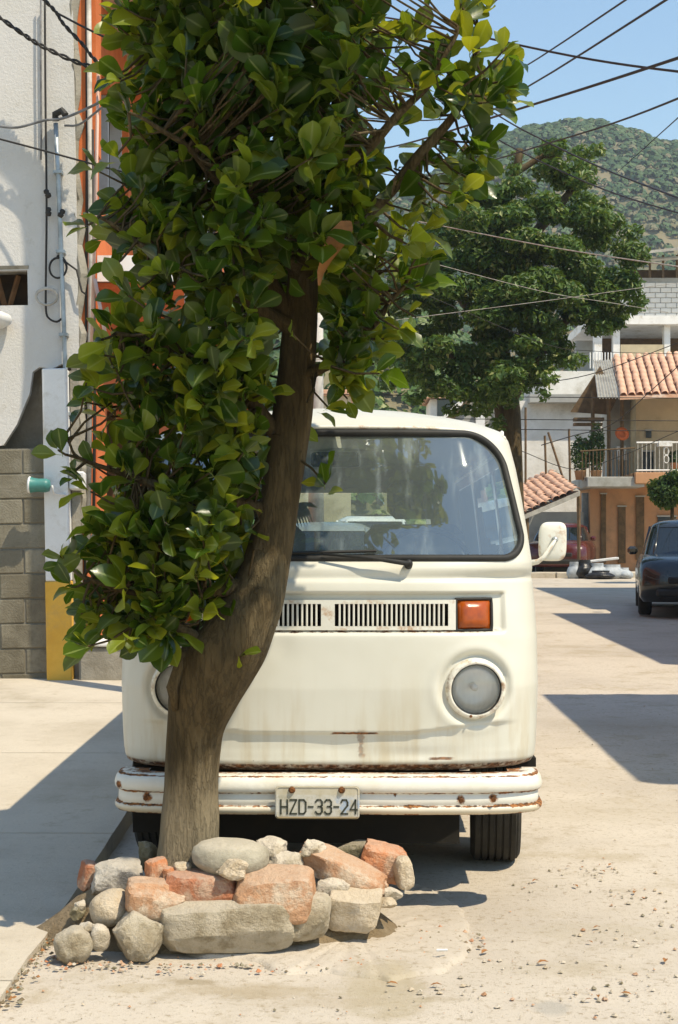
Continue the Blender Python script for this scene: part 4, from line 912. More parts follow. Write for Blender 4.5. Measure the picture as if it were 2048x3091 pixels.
# sprays the photograph shows singly
spr = [((752, 1118), (0, -.2, 1), 5, .085, 4.86), ((588, 1270), (.2, -.4, .8), 5, .095, 4.76), ((565, 1512), (.5, -.5, .2), 2, .075, 4.78), ((762, 945), (1, -.2, .2), 4, .085, 4.82), ((790, 835), (.6, -.3, .6), 6, .09, 4.8), ((900, 730), (.8, -.3, .3), 5, .085, 4.8), ((930, 645), (.8, -.3, .4), 5, .08, 4.8), ((965, 590), (.8, -.2, .3), 3, .08, 4.82), ((1020, 440), (.8, -.2, .3), 4, .085, 4.8), ((1090, 350), (.9, -.2, .2), 5, .09, 4.76), ((1130, 235), (.8, -.3, .4), 6, .098, 4.74), ((1150, 190), (.6, -.3, .6), 4, .095, 4.72), ((1095, 110), (.4, -.3, .8), 6, .10, 4.72), ((1060, 40), (.3, -.3, .9), 6, .098, 4.74), ((960, 90), (.1, -.4, .9), 6, .11, 4.66), ((1010, 170), (.2, -.4, .7), 6, .105, 4.66), ((960, 210), (0, -.5, .7), 5, .105, 4.62), ((790, 190), (0, -.4, .9), 6, .105, 4.5), ((720, 330), (.2, -.6, .3), 5, .105, 4.48), ((690, 230), (.0, -.4, .9), 4, .09, 4.5), ((610, 50), (0, -.4, .9), 4, .09, 4.5), ((270, 360), (-.5, -.4, .6), 4, .085, 4.6), ((205, 520), (-.9, -.3, .1), 3, .085, 4.62), ((235, 785), (-.8, -.3, .2), 3, .085, 4.64), ((200, 885), (-.9, -.3, .1), 3, .08, 4.66), ((175, 1105), (-.6, -.3, .6), 5, .082, 4.7), ((135, 1040), (-.5, -.3, .8), 4, .08, 4.7), ((140, 1285), (-.5, -.3, .7), 4, .082, 4.7), ((165, 1360), (-.7, -.3, .0), 4, .075, 4.7), ((190, 1420), (-.6, -.3, -.3), 4, .075, 4.72), ((270, 1230), (-.3, -.5, .5), 5, .09, 4.66), ((350, 760), (-.2, -.6, .5), 5, .09, 4.55), ((460, 250), (-.1, -.6, .6), 6, .1, 4.5), ((370, 620), (-.3, -.6, .4), 5, .09, 4.5), ((480, 640), (0, -.7, .4), 5, .09, 4.45), ((560, 900), (0, -.7, .4), 5, .09, 4.6), ((330, 1000), (-.2, -.6, .5), 5, .09, 4.62), ((450, 1050), (0, -.6, .5), 5, .09, 4.62), ((500, 1180), (0, -.6, .5), 5, .09, 4.66), ((380, 1250), (0, -.6, .5), 6, .1, 4.66), ((420, 1350), (0, -.6, .4), 6, .1, 4.68), ((340, 1440), (-.1, -.5, -.3), 6, .1, 4.72), ((290, 1430), (-.3, -.5, -.3), 5, .1, 4.72), ((390, 1470), (0, -.4, -.6), 5, .1, 4.72)]
for (xy, ax, nl, s, Y) in spr:
    c = V(*xy, Y) - TO; connect(c, .004); rosette(c, Vector(ax), nl, s, .95, 0, None if xy[0] < 900 else RT.uniform(.55, .95))  # upper right sprays toned brighter to look sunlit
# loose shoots sticking out all round the outline
bp = [(a, b) for a, b in zip(poly, poly[1:]) if -20 < a[1] < 1480]
for i in range(85):
    a, b = RT.choice(bp); t = RT.random(); x = a[0] + (b[0] - a[0]) * t; y = a[1] + (b[1] - a[1]) * t
    nx2, ny2 = (b[1] - a[1]), -(b[0] - a[0]); l_ = math.hypot(nx2, ny2); nx2, ny2 = nx2 / l_, ny2 / l_
    if inpoly(x + nx2 * 12, y + ny2 * 12, poly): nx2, ny2 = -nx2, -ny2
    if abs(x - np.interp(y, [650, 860, 1060, 1250, 1400, 1480], [699, 684, 660, 628, 576, 530])) < 90 and y > 640: continue
    o_ = RT.uniform(5, 62); Yc = RT.uniform(4.6, 4.95); c = V(x + nx2 * o_, y + ny2 * o_, Yc) - TO; s0 = V(x - nx2 * 60, y - ny2 * 60 + 25, Yc + .05) - TO
    twig.tube([s0, (s0 + c) / 2 + Vector((0, 0, -.012)), c], [.005, .004, .003], 4, False)
    rosette(c, (c - s0).normalized() + Vector((0, -.2, .35)), RT.randrange(2, 6), RT.uniform(.07, .10), .9, 0, RT.uniform(.5, .97) if x > 800 else None)  # shoots on the right get a bright tone, as if in sun
twig.build('twigs', M['bark'], tree, True)['kind'] = 'stuff'
# the 300 leaves that show largest are parts of their own
def key(l):
    p = l[0].translation + TO; px = p.x / p.y * F + 1024; py = YH - (p.z - CAMZ) / p.y * F
    out_ = 0 if (-60 < px < 2100 and -60 < py < 3100) else 10
    return p.y + out_
def clear_trunk(l):
    p = l[0].translation + TO; px = (p.x / p.y * F + 1024) / K; py = (YH - (p.z - CAMZ) / p.y * F) / K
    if not 600 < py < 1440 or p.y > 4.95: return True
    return abs(px - np.interp(py, [600, 860, 1060, 1250, 1400, 1440], [702, 684, 660, 628, 576, 552])) > 46 or hash((round(px), round(py))) % 10 == 0
leaves = [l for l in leaves if clear_trunk(l)]
leaves.sort(key=key)
for mt, rn_, k in leaves[:300]:
    o = obj('leaf', LM[k], tree); o.matrix_local = mt
AV = []; AF = []; AR = []; AM = []; nb = 0
for mt, rn_, k in leaves[300:]:
    v, f, mid = LG[k]; A = np.array(mt); w_ = v @ A[:3, :3].T + A[:3, 3]; AV.append(w_); AF += [tuple(i + nb for i in q) for q in f]; nb += len(v); AR += [rn_ % 1] * len(v); AM += mid
me = bpy.data.meshes.new('foliage'); me.from_pydata(np.concatenate(AV).tolist(), [], AF); me.materials.append(M['leaf'])
a = me.attributes.new('rnd', 'FLOAT', 'POINT'); a.data.foreach_set('value', AR); a = me.attributes.new('mid', 'FLOAT', 'POINT'); a.data.foreach_set('value', AM)
me.polygons.foreach_set('use_smooth', [True] * len(AF)); obj('foliage', me, tree)['kind'] = 'stuff'
# big dry brown leaf caught in the crown
M['dryleaf'] = pmat('dry_leaf', (.34, .15, .045), (.2, .09, .03), .7, 14, 60, .3)
def dryleaf(par, pts, w, nm='dry_leaf'):
    v = []; 
    for i, p in enumerate(pts):
        t = (pts[min(i + 1, len(pts) - 1)] - pts[max(i - 1, 0)]).normalized(); s_ = t.cross(Vector((0, -1, .2))).normalized()
        v += [p - s_ * w[i] + Vector((0, -.25 * w[i], 0)), p, p + s_ * w[i] * .9 + Vector((0, -.35 * w[i], 0))]
    return MB().add(v, [q for i in range(len(pts) - 1) for q in ((i * 3, i * 3 + 1, i * 3 + 4, i * 3 + 3), (i * 3 + 1, i * 3 + 2, i * 3 + 5, i * 3 + 4))]).build(nm, M['dryleaf'], par, True)
dryleaf(tree, [V(x, y, 4.5) - TO for x, y in ((738, 660), (742, 630), (755, 600), (768, 575), (785, 548), (803, 522), (812, 512))], [.004, .012, .019, .028, .034, .026, .004])
dryleaf(tree, [V(x, y, 4.52) - TO for x, y in ((752, 610), (742, 595), (736, 588))], [.014, .01, .002])
dryleaf(tree, [V(x, y, 4.5) - TO for x, y in ((790, 178), (793, 155), (795, 133))], [.004, .009, .002])

# ------------------------------------------------------------------ ring of rubble round the trunk
def stone_mat(name, a, b, d, rough=.95, bs=45, dd=.02):
    g = N(name); n1 = g.noise(9, 8, .7); n2 = g.noise(4, 7, .75); n3 = g.noise(bs, 6, .7); n4 = g.noise(22, 7, .8)
    col = g.mix(g.ramp(n1, .36, .66), a, b); col = g.mix(g.math('MULTIPLY', g.ramp(n2, .5, .64), .85), col, d); col = g.mix(g.math('MULTIPLY', g.ramp(n4, .58, .70), .6), col, tuple(q * .5 for q in b))
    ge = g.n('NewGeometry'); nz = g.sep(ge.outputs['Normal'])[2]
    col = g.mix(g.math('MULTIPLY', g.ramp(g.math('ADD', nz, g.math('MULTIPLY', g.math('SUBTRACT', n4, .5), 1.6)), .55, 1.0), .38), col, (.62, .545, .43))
    return g.done(g.pr(col, rough, g.bump(g.math('ADD', n3, g.math('MULTIPLY', n4, 1.2)), .65, dd * 1.2), .2))
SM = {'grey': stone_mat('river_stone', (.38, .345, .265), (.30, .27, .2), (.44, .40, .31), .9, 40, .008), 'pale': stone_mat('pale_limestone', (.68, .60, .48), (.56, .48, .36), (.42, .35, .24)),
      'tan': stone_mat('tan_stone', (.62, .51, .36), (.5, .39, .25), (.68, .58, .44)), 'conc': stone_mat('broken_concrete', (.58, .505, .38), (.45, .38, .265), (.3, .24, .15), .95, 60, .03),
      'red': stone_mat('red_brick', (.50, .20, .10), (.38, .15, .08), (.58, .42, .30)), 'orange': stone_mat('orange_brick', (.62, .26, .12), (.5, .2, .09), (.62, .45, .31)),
      'mixed': stone_mat('dusty_brick', (.56, .33, .19), (.49, .25, .13), (.66, .55, .41)), 'asph': stone_mat('asphalt_lump', (.55, .50, .42), (.40, .36, .3), (.12, .115, .11)), 'olive': stone_mat('olive_stone', (.24, .205, .12), (.17, .145, .08), (.28, .24, .15))}  # the olive stone is a dull brown-green throughout
def rock(name, label, mat, zx0, zx1, zy0, zy1, Y, depth, p=3.0, rough=.10, rot=(0, 0, 0), seed=0, n=7, cat=None, slab=1.0):
    n = n + 4 if p >= 2.9 else n + 2
    x0, x1 = 100 + zx0 / 1.3067, 100 + zx1 / 1.3067; y0, y1 = 2500 + zy0 / 1.3067, 2500 + zy1 / 1.3067
    a, b = W(x0, y1, Y), W(x1, y0, Y); c = (a + b) / 2; hx, hz = (b.x - a.x) / 2 * (1.07 if p >= 2.9 else 1), (b.z - a.z) / 2 * slab * (1.07 if p >= 2.9 else 1); hy = depth / 2
    v = []; f = []; ids = {}
    def vid(q):
        if q not in ids: ids[q] = len(v); v.append(q)
        return ids[q]
    for ax in range(3):
        for sg in (-n, n):
            o = [i for i in range(3) if i != ax]
            for i in range(-n, n, 2):
                for j in range(-n, n, 2):
                    q = []
                    for (u, w_) in ((i, j), (i + 2, j), (i + 2, j + 2), (i, j + 2)):
                        k = [0, 0, 0]; k[ax] = sg; k[o[0]] = u; k[o[1]] = w_; q.append(vid(tuple(k)))
                    f.append(q if (sg > 0) == (ax != 1) else q[::-1])
    sd = Vector((seed * 3.7, seed * 1.3, seed * 2.1)); out_ = []
    rk = random.Random(seed * 17 + 3); planes = []
    if p >= 2.9:
        for _ in range(15 if p < 5 else 8):
            nv_ = Vector((rk.gauss(0, 1), rk.gauss(0, 1), rk.gauss(0, 1))).normalized(); sup = sum(abs(q_) ** (p / (p - 1)) for q_ in nv_) ** ((p - 1) / p); planes.append((nv_, sup * rk.uniform(.60, .86) if p < 5 else sup * rk.uniform(.74, .93)))
    for q in v:
        t = Vector(q) / n; l_ = (abs(t.x) ** p + abs(t.y) ** p + abs(t.z) ** p) ** (1 / p); u = t / l_
        for nv_, d_ in planes:
            e_ = u.dot(nv_) - d_
            if e_ > 0: u = u - nv_ * e_
        s_ = 1 + (rough * .62 if planes else rough) * (noise.noise(u * 1.3 + sd) * 1.5 + noise.noise(u * 3.1 + sd) * .9 + noise.noise(u * 8 + sd) * .5 + noise.noise(u * 17 + sd) * .35)
        # a broken corner
        cut = u.dot(Vector((math.sin(seed * 2.3), math.cos(seed * 1.7), math.sin(seed * 5.1))).normalized()); s_ *= 1 - max(0, cut - .78) * .5 * (rough / .1)
        out_.append((u.x * hx * s_, u.y * hy * s_, u.z * hz * s_))
    me = bpy.data.meshes.new(name); me.from_pydata(out_, [], f); me.materials.append(SM[mat]); me.polygons.foreach_set('use_smooth', [True] * len(f)); me.update()
    if p >= 2.9: me.set_sharp_from_angle(angle=math.radians(17))
    o = obj(name, me, None, (c.x, Y + depth * .5 - .03, c.z), rot)
    return tag(o, label, cat or ('brick' if 'brick' in name else 'stone'))
rd = math.radians
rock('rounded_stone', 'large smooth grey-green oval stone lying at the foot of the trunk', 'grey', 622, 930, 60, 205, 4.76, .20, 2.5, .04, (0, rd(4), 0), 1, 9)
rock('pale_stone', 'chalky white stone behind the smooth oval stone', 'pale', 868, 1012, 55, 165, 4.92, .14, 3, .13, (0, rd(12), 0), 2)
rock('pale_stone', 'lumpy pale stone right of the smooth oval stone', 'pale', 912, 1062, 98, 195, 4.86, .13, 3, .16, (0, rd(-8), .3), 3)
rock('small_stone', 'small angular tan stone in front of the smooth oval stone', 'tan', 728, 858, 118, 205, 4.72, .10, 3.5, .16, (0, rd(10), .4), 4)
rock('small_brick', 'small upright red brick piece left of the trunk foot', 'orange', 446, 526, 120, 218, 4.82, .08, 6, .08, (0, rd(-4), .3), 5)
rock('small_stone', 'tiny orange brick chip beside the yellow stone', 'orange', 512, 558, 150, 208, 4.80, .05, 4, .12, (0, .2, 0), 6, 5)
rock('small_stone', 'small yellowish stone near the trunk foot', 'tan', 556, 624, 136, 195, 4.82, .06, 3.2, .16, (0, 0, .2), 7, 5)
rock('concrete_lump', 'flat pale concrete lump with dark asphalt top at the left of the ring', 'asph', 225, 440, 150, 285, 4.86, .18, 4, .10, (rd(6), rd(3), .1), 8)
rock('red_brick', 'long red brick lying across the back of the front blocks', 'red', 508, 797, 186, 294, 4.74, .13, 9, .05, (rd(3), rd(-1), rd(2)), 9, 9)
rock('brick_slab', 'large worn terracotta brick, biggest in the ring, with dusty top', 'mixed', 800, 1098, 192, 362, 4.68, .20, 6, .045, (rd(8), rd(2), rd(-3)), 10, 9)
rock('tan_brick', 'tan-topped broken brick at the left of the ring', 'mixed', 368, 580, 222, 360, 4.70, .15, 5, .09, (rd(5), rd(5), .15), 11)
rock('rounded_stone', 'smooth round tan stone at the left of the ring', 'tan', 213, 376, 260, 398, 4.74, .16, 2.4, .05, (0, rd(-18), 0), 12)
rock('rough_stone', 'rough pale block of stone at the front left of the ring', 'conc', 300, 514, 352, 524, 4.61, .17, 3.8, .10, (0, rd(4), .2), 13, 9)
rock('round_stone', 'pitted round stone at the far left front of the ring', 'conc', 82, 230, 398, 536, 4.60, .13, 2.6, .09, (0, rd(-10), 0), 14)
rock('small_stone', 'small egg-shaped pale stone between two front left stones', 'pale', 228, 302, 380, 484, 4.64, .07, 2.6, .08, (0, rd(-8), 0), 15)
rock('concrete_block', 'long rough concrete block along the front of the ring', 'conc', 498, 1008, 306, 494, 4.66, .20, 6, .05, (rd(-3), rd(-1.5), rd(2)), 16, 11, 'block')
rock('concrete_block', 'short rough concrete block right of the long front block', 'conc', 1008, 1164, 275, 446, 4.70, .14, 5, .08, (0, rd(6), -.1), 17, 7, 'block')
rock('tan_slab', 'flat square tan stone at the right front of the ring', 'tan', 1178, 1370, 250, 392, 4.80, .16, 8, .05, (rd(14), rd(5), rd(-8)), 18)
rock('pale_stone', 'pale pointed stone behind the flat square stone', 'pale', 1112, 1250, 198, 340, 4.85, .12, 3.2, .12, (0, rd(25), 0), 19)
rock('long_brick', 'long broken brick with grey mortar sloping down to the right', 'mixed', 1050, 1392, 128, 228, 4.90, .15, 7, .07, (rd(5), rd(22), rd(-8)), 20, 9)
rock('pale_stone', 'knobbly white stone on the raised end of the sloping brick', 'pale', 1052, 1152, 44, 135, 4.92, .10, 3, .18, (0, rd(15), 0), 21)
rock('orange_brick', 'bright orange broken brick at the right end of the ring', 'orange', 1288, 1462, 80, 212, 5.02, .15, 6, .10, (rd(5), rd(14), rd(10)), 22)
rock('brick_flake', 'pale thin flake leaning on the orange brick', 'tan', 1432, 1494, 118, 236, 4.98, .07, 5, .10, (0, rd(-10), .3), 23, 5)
rock('olive_stone', 'dull olive stone in the shade under the bumper', 'olive', 1202, 1384, 62, 135, 5.12, .14, 3, .08, (0, 0, 0), 24)
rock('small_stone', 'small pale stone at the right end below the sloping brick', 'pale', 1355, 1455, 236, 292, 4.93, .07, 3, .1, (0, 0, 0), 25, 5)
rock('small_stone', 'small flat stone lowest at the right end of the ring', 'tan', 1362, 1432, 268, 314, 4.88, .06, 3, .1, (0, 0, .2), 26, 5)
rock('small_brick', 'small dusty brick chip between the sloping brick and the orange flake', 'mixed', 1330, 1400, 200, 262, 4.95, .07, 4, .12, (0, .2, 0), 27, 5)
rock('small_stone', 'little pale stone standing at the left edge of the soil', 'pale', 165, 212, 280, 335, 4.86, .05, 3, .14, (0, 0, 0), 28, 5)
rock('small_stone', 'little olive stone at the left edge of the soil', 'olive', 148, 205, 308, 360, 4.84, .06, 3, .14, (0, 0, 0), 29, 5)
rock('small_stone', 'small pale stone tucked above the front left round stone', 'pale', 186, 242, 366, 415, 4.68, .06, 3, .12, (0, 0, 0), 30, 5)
rock('olive_stone', 'dark stone in shade at the left of the trunk foot', 'olive', 402, 495, 58, 170, 5.04, .12, 3.4, .1, (0, 0, 0), 31)
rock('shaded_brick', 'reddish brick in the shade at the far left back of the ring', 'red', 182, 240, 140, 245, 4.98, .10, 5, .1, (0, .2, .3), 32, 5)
# soil inside the ring
M['soil'] = pmat('brown_soil', (.27, .205, .125), (.17, .125, .07), .98, 12, 55, .9, dist=.02, dirt=(.28, .2, .11), ds=6)
sv = []; nn_, mm_ = 48, 12
for j in range(mm_):
    t = j / (mm_ - 1)
    for k in range(nn_):
        a = 2 * math.pi * k / nn_; rx, ry = .66, .25; q = 1 - t
        x = -.44 + rx * q * math.cos(a) * (1 + .1 * noise.noise(Vector((math.cos(a) * 2, math.sin(a) * 2, 3)))); y = 4.975 + ry * q * math.sin(a) * (1 + .1 * noise.noise(Vector((math.cos(a) * 2, math.sin(a) * 2, 8))))
        sv.append((x, y, -.012 + .30 * (1 - q ** 2.2) * (.78 + .4 * noise.noise(Vector((x * 5, y * 5, 0)))) + .012 * noise.noise(Vector((x * 30, y * 30, 0)))))
tag(grid_mesh('soil', sv, nn_, mm_, M['soil'], closed=True), 'brown soil filling the rubble ring round the trunk', kind='stuff')
# loose gravel, dry leaf litter
def scatter(name, label, mats, n, fn, size, seed):
    rr_ = random.Random(seed); m = MB(); mi = []
    for i in range(n):
        x, y, z = fn(rr_); s = size(rr_); nv = 6; 
        vs_ = [Vector((math.cos(k * 1.047 + rr_.uniform(-.3, .3)) * rr_.uniform(.6, 1), math.sin(k * 1.047) * rr_.uniform(.6, 1), rr_.uniform(-.1, .25))) for k in range(6)] + [Vector((rr_.uniform(-.3, .3), rr_.uniform(-.3, .3), rr_.uniform(.5, .9))), Vector((0, 0, -.3))]
        m.add([(x + p.x * s, y + p.y * s, z + p.z * s) for p in vs_], [(k, (k + 1) % 6, 6) for k in range(6)] + [((k + 1) % 6, k, 7) for k in range(6)])
        mi += [rr_.randrange(len(mats))] * 12
    o = m.build(name, mats[0]); [o.data.materials.append(q) for q in mats[1:]]; o.data.polygons.foreach_set('material_index', mi); return tag(o, label, kind='stuff')
def onroad(r_):
    y = 4.05 + 8 * r_.random() ** 1.8; x = r_.uniform(-.9, .26 * y); return x, y, gz(y) + bumpz(x, y) - .004
def cluster(r_):
    cs = ((1.35, 5.2), (1.15, 4.9), (1.5, 4.75), (1.1, 4.45), (.75, 4.6), (1.0, 5.6), (1.2, 5.9), (.5, 4.3), (.9, 4.25), (1.3, 5.45)); c = r_.choice(cs); x = c[0] - .15 + r_.gauss(0, .10); y = c[1] + r_.gauss(0, .07); return x, y, bumpz(x, y) - .004
scatter('gravel', 'fine gravel strewn over the dusty street', [SM['conc'], SM['tan'], SM['mixed'], SM['pale'], SM['olive']], 480, onroad, lambda r_: .0025 + .006 * r_.random() ** 3, 1)
scatter('gravel', 'pebbles and brick crumbs in small drifts on the street', [SM['olive'], SM['conc'], SM['pale'], SM['mixed'], SM['tan'], SM['conc']], 420, cluster, lambda r_: .002 + .012 * r_.random() ** 4, 2)
def ringsite(r_):
    a = r_.uniform(0, 6.28); q = 1.0 + .32 * r_.random() ** 1.6; x = -.44 + .72 * q * math.cos(a); y = 4.87 + .30 * q * math.sin(a); return x, y, .002
scatter('crumbs', 'crumbs of brick and earth at the foot of the rubble ring', [SM['mixed'], M['soil'], SM['orange'], SM['olive'], SM['pale']], 700, ringsite, lambda r_: .004 + .010 * r_.random() ** 2, 3)
def kerbsite(r_): return -.985 + r_.gauss(0, .02), r_.uniform(4.1, 5.3), .006
scatter('crumbs', 'earth and leaf crumbs along the pavement edge', [M['soil'], M['dryleaf'], SM['olive']], 160, kerbsite, lambda r_: .004 + .009 * r_.random() ** 2, 5)
rl = random.Random(5); lv = []
for i in range(34):
    x, y, z = (cluster(rl) if i < 22 else onroad(rl)); z = max(z, bumpz(x, y)) + .002; a = rl.uniform(0, 6.28); s = rl.uniform(.010, .022); d = Vector((math.cos(a), math.sin(a), 0)); q = Vector((-d.y, d.x, 0)); lv.append((Vector((x, y, z)), d, q, s))
m = MB()
for c, d, q, s in lv: m.add([c - d * s, c - d * s * .3 + q * s * .4 + Vector((0, 0, s * .35)), c + d * s * .5 + q * s * .3 + Vector((0, 0, s * .3)), c + d * s, c + d * s * .4 - q * s * .35 + Vector((0, 0, s * .25)), c - d * s * .3 - q * s * .4 + Vector((0, 0, s * .3)), c + Vector((0, 0, .004))], [(0, 1, 6), (1, 2, 6), (2, 3, 6), (3, 4, 6), (4, 5, 6), (5, 0, 6)])
tag(m.build('leaf_litter', M['dryleaf']), 'curled dry leaves scattered on the street', kind='stuff')
x, y = gp(1022, 2217); tag(MB().tube([(-.018, 0, 0), (.018, .002, 0)], .004, 8).build('cigarette_butt', M['white'], None, False, (x, y, .03)), 'white cigarette butt on the rough concrete patch', 'cigarette')
# ------------------------------------------------------------------ cars
def loft(slices, n=64):
    vs = []
    for (z, y0, y1, w, pf, pr, D0, D1) in slices:
        for k in range(n):
            a = 2 * math.pi * (k + .5) / n; sx, cy = math.sin(a), -math.cos(a)
            p = pf if cy < 0 else pr; D = D0 if cy < 0 else D1
            e = 2 / p; x = w * math.copysign(abs(sx) ** e, sx); c = abs(cy) ** e
            y = (y0 + D * (1 - c)) if cy < 0 else (y1 - D * (1 - c)); vs.append((x, y, z))
    return vs
def carpaint(name, c, rough=.18):
    g = N(name); n1 = g.noise(3, 6, .6); return g.done(g.pr(g.mix(g.ramp(n1, .4, .7), c, tuple(min(1, q * 1.25 + .01) for q in c)), g.math('ADD', rough, g.math('MULTIPLY', n1, .15)), None, .5, 0, .4))
def car(label, paint, loc, rz, L=4.3, Wd=.86, H=1.45, pick=False, cat='car'):
    t = thing('parked_car', label, cat, loc, (0, 0, rz)); n = 64
    lo = [(.22, .12, L - .12, Wd - .06, 3.4, 3.4, .35, .35), (.30, .03, L - .03, Wd - .01, 3.4, 3.4, .38, .36), (.50, 0, L, Wd, 3.4, 3.4, .40, .36), (.70, .04, L - .03, Wd, 3.2, 3.2, .42, .36), (.80, .10, L - .06, Wd - .02, 3, 3, .45, .4), (.86, .22, L - .10, Wd - .05, 3, 3, .5, .42), (.93, .75, L - .18, Wd - .09, 3, 3, .4, .4), (.95, 1.15, L - .3, .3, 2.5, 2.5, .2, .2)]
    vs = loft(lo, n)
    def sk(q):
        x = sum(vs[i][0] for i in q) / 4; y = sum(vs[i][1] for i in q) / 4; z = sum(vs[i][2] for i in q) / 4
        return abs(x) > Wd * .8 and min(math.hypot(y - .85, z - .31), math.hypot(y - L + .85, z - .31)) < .37
    grid_mesh('body', vs, n, len(lo), paint, t, True, True, sk)
    r1 = L - .55 if not pick else L * .60
    cb = [(.90, 1.0, r1 + .25, Wd - .09, 3.2, 3.2, .45, .35), (1.10, 1.32, r1 + .10, Wd - .14, 3.2, 3.2, .42, .32), (H - .13, 1.72, r1 - .12, Wd - .23, 3.2, 3.2, .36, .30)]
    grid_mesh('window_band', loft(cb, n), n, 3, M['carglass'], t, True, True)
    rf = [(H - .135, 1.70, r1 - .10, Wd - .225, 3.2, 3.2, .36, .30), (H - .09, 1.76, r1 - .16, Wd - .25, 3.2, 3.2, .36, .3), (H - .03, 1.95, r1 - .35, Wd - .36, 3, 3, .36, .3), (H, 2.2, r1 - .6, .25, 2.6, 2.6, .2, .2), (H + .004, 2.35, r1 - .8, .02, 2, 2, .05, .05)]
    grid_mesh('roof', loft(rf, n), n, 5, paint, t, True, True)
    for s in (-1, 1):
        for (ya, yb) in ((1.04, 1.76), (1.0 + (r1 - .6) / 2 + .3, 1.0 + (r1 - .6) / 2 + .38), (r1 + .20, r1 - .2)):
            MB().tube([(s * (Wd - .12 if ya != r1 + .20 and ya != 1.04 else Wd - .25), ya + .14 * (ya == 1.04), .92), (s * (Wd - .24 if ya not in (1.04, r1 + .20) else Wd - .33), yb + .08 * (ya == 1.04), H - .11)], .035, 6).build('pillar', paint, t, True)
        MB().bbox((s * .60 - .17, -.0, .62), (s * .60 + .17, .12, .74), .04).build('headlight', M['lampglass'], t, False, (0, .06, 0), (0, 0, s * .25))
        MB().bbox((s * .66 - .13, L - .13, .66), (s * .66 + .13, L - .02, .82), .03).build('tail_light', M['redlamp'], t)
        MB().bbox((s * (Wd + .08) - .08, 1.28, .93), (s * (Wd + .08) + .08, 1.42, 1.06), .04).build('door_mirror', paint, t)
    MB().bbox((-.45, -.035, .50), (.45, .1, .60), .02).build('front_grille', M['black'], t)
    MB().bbox((-.62, -.045, .30), (.62, .1, .42), .03).build('bumper_trim', M['black'], t)
    for yy in (-.06, L + .002):
        MB().box((-.15, yy + (.014 if yy < 0 else 0), .44), (.15, yy + .02, .53)).build('number_plate', M['white'], t)
    for s in (-1, 1):
        for yy in (.85, L - .85):
            wh = obj('wheel', None, t, (s * (Wd - .10), yy, .31), (0, math.pi / 2, 0))
            MB().lathe([(.19, -.09), (.27, -.10), (.31, -.08), (.31, .08), (.27, .10), (.19, .09)], 28).build('tyre', M['tyre'], wh, True)
            MB().lathe([(.195, s * .08), (.17, s * .06), (.06, s * .075), (0, s * .075)], 20).build('rim', M['steel'], wh, True)
    return t
g = N('car_glass'); M['carglass'] = g.done(g.pr((.012, .016, .018), .04, None, .6))
g = N('lamp_glass'); M['lampglass'] = g.done(g.pr((.45, .46, .46), .12, None, .5))
g = N('red_lamp'); M['redlamp'] = g.done(g.pr((.3, .01, .008), .2, None, .5))
car('black sedan parked at the right edge of the street', carpaint('black_car_paint', (.012, .014, .013)), (5.32, 21.0, gz(22.5)), math.radians(-11), 4.4, .87, 1.5)
car('dark red car parked in the shade behind the van mirror', carpaint('red_car_paint', (.075, .010, .008)), (5.85, 38.5, gz(38.5)), math.radians(-14), 4.1, .85, 1.45)
car('white pickup seen through the windows of the cream van', carpaint('white_car_paint', (.7, .7, .68)), (.95, 26, gz(27)), math.radians(8), 4.6, .88, 1.6, True, 'pickup')
car('grey car seen through the windows of the cream van', carpaint('grey_car_paint', (.25, .27, .27)), (-.1, 17.5, gz(18)), math.radians(2), 4.2, .86, 1.48)

# ------------------------------------------------------------------ far kerb, bags
kb = tag(obj('kerb', None, None, (0, 0, 0)), kind='structure')
kz = gz(37)
for i in range(14):
    x0 = -4 + i * 1.6; mt = M['yellow'] if i == 8 or i == 11 else M['pave']
    MB().bbox((x0, 36.6, kz - .05), (x0 + 1.57, 36.85, kz + .13), .02).build('kerbstone', mt, kb)
tag(MB().box((-10, 36.87, kz - .1), (30, 39.5, kz + .11)).build('far_pavement', M['pave']), kind='structure')
def sack(label, mat, p, s, seed):
    v = []; n, mrow = 20, 10
    for j in range(mrow):
        t = j / (mrow - 1); r_ = math.sin(min(1, t * 1.15 + .12) * math.pi * .87) ** .6
        for k in range(n):
            a = 2 * math.pi * k / n; q = 1 + .28 * noise.noise(Vector((math.cos(a) * 1.5, math.sin(a) * 1.5, t * 2 + seed)))
            v.append((s[0] * r_ * q * math.cos(a), s[1] * r_ * q * math.sin(a), s[2] * t))
    o = grid_mesh('rubbish_sack', v, n, mrow, mat, None, True, True); o.location = p; return tag(o, label, 'sack')
M['sackw'] = pmat('pale_plastic_sack', (.42, .45, .47), (.3, .33, .35), .5, 9, 40, .4); M['sackb'] = pmat('black_plastic_sack', (.012, .012, .012), (.03, .03, .03), .3, 9, 40, .4)
for (px, lb, mt, s) in ((1735, 'upright pale rubbish sack left of the black sacks by the far kerb', 'sackw', (.20, .2, .45)), (1762, 'black rubbish sack between two pale sacks by the far kerb', 'sackb', (.28, .25, .5)), (1800, 'pale striped rubbish sack in the middle of the far kerb', 'sackw', (.34, .3, .42)), (1845, 'long grey rubbish sack at the far kerb right of the middle sack', 'sackw', (.42, .3, .38)), (1882, 'smallest grey rubbish sack at the right of the far kerb', 'sackw', (.24, .25, .3)), (1812, 'black rubbish sack in front of the pale middle sack', 'sackb', (.4, .2, .24))):
    Y = 36.3 if 'in front' not in lb else 35.9
    sack(lb, M[mt], W(px, 1730, Y) * Vector((1, 1, 0)) if False else Vector((W(px, 1730, Y).x, Y, gz(Y) - .03)), s, px)
tag(MB().bbox((-.55, -.2, 0), (.55, .2, .06), .01).build('board', M['white'], None, False, (W(1805, 1700, 36.4).x, 36.6, gz(36) + .42), (0, -.12, 0)), 'white board lying on top of the rubbish sacks', 'board')

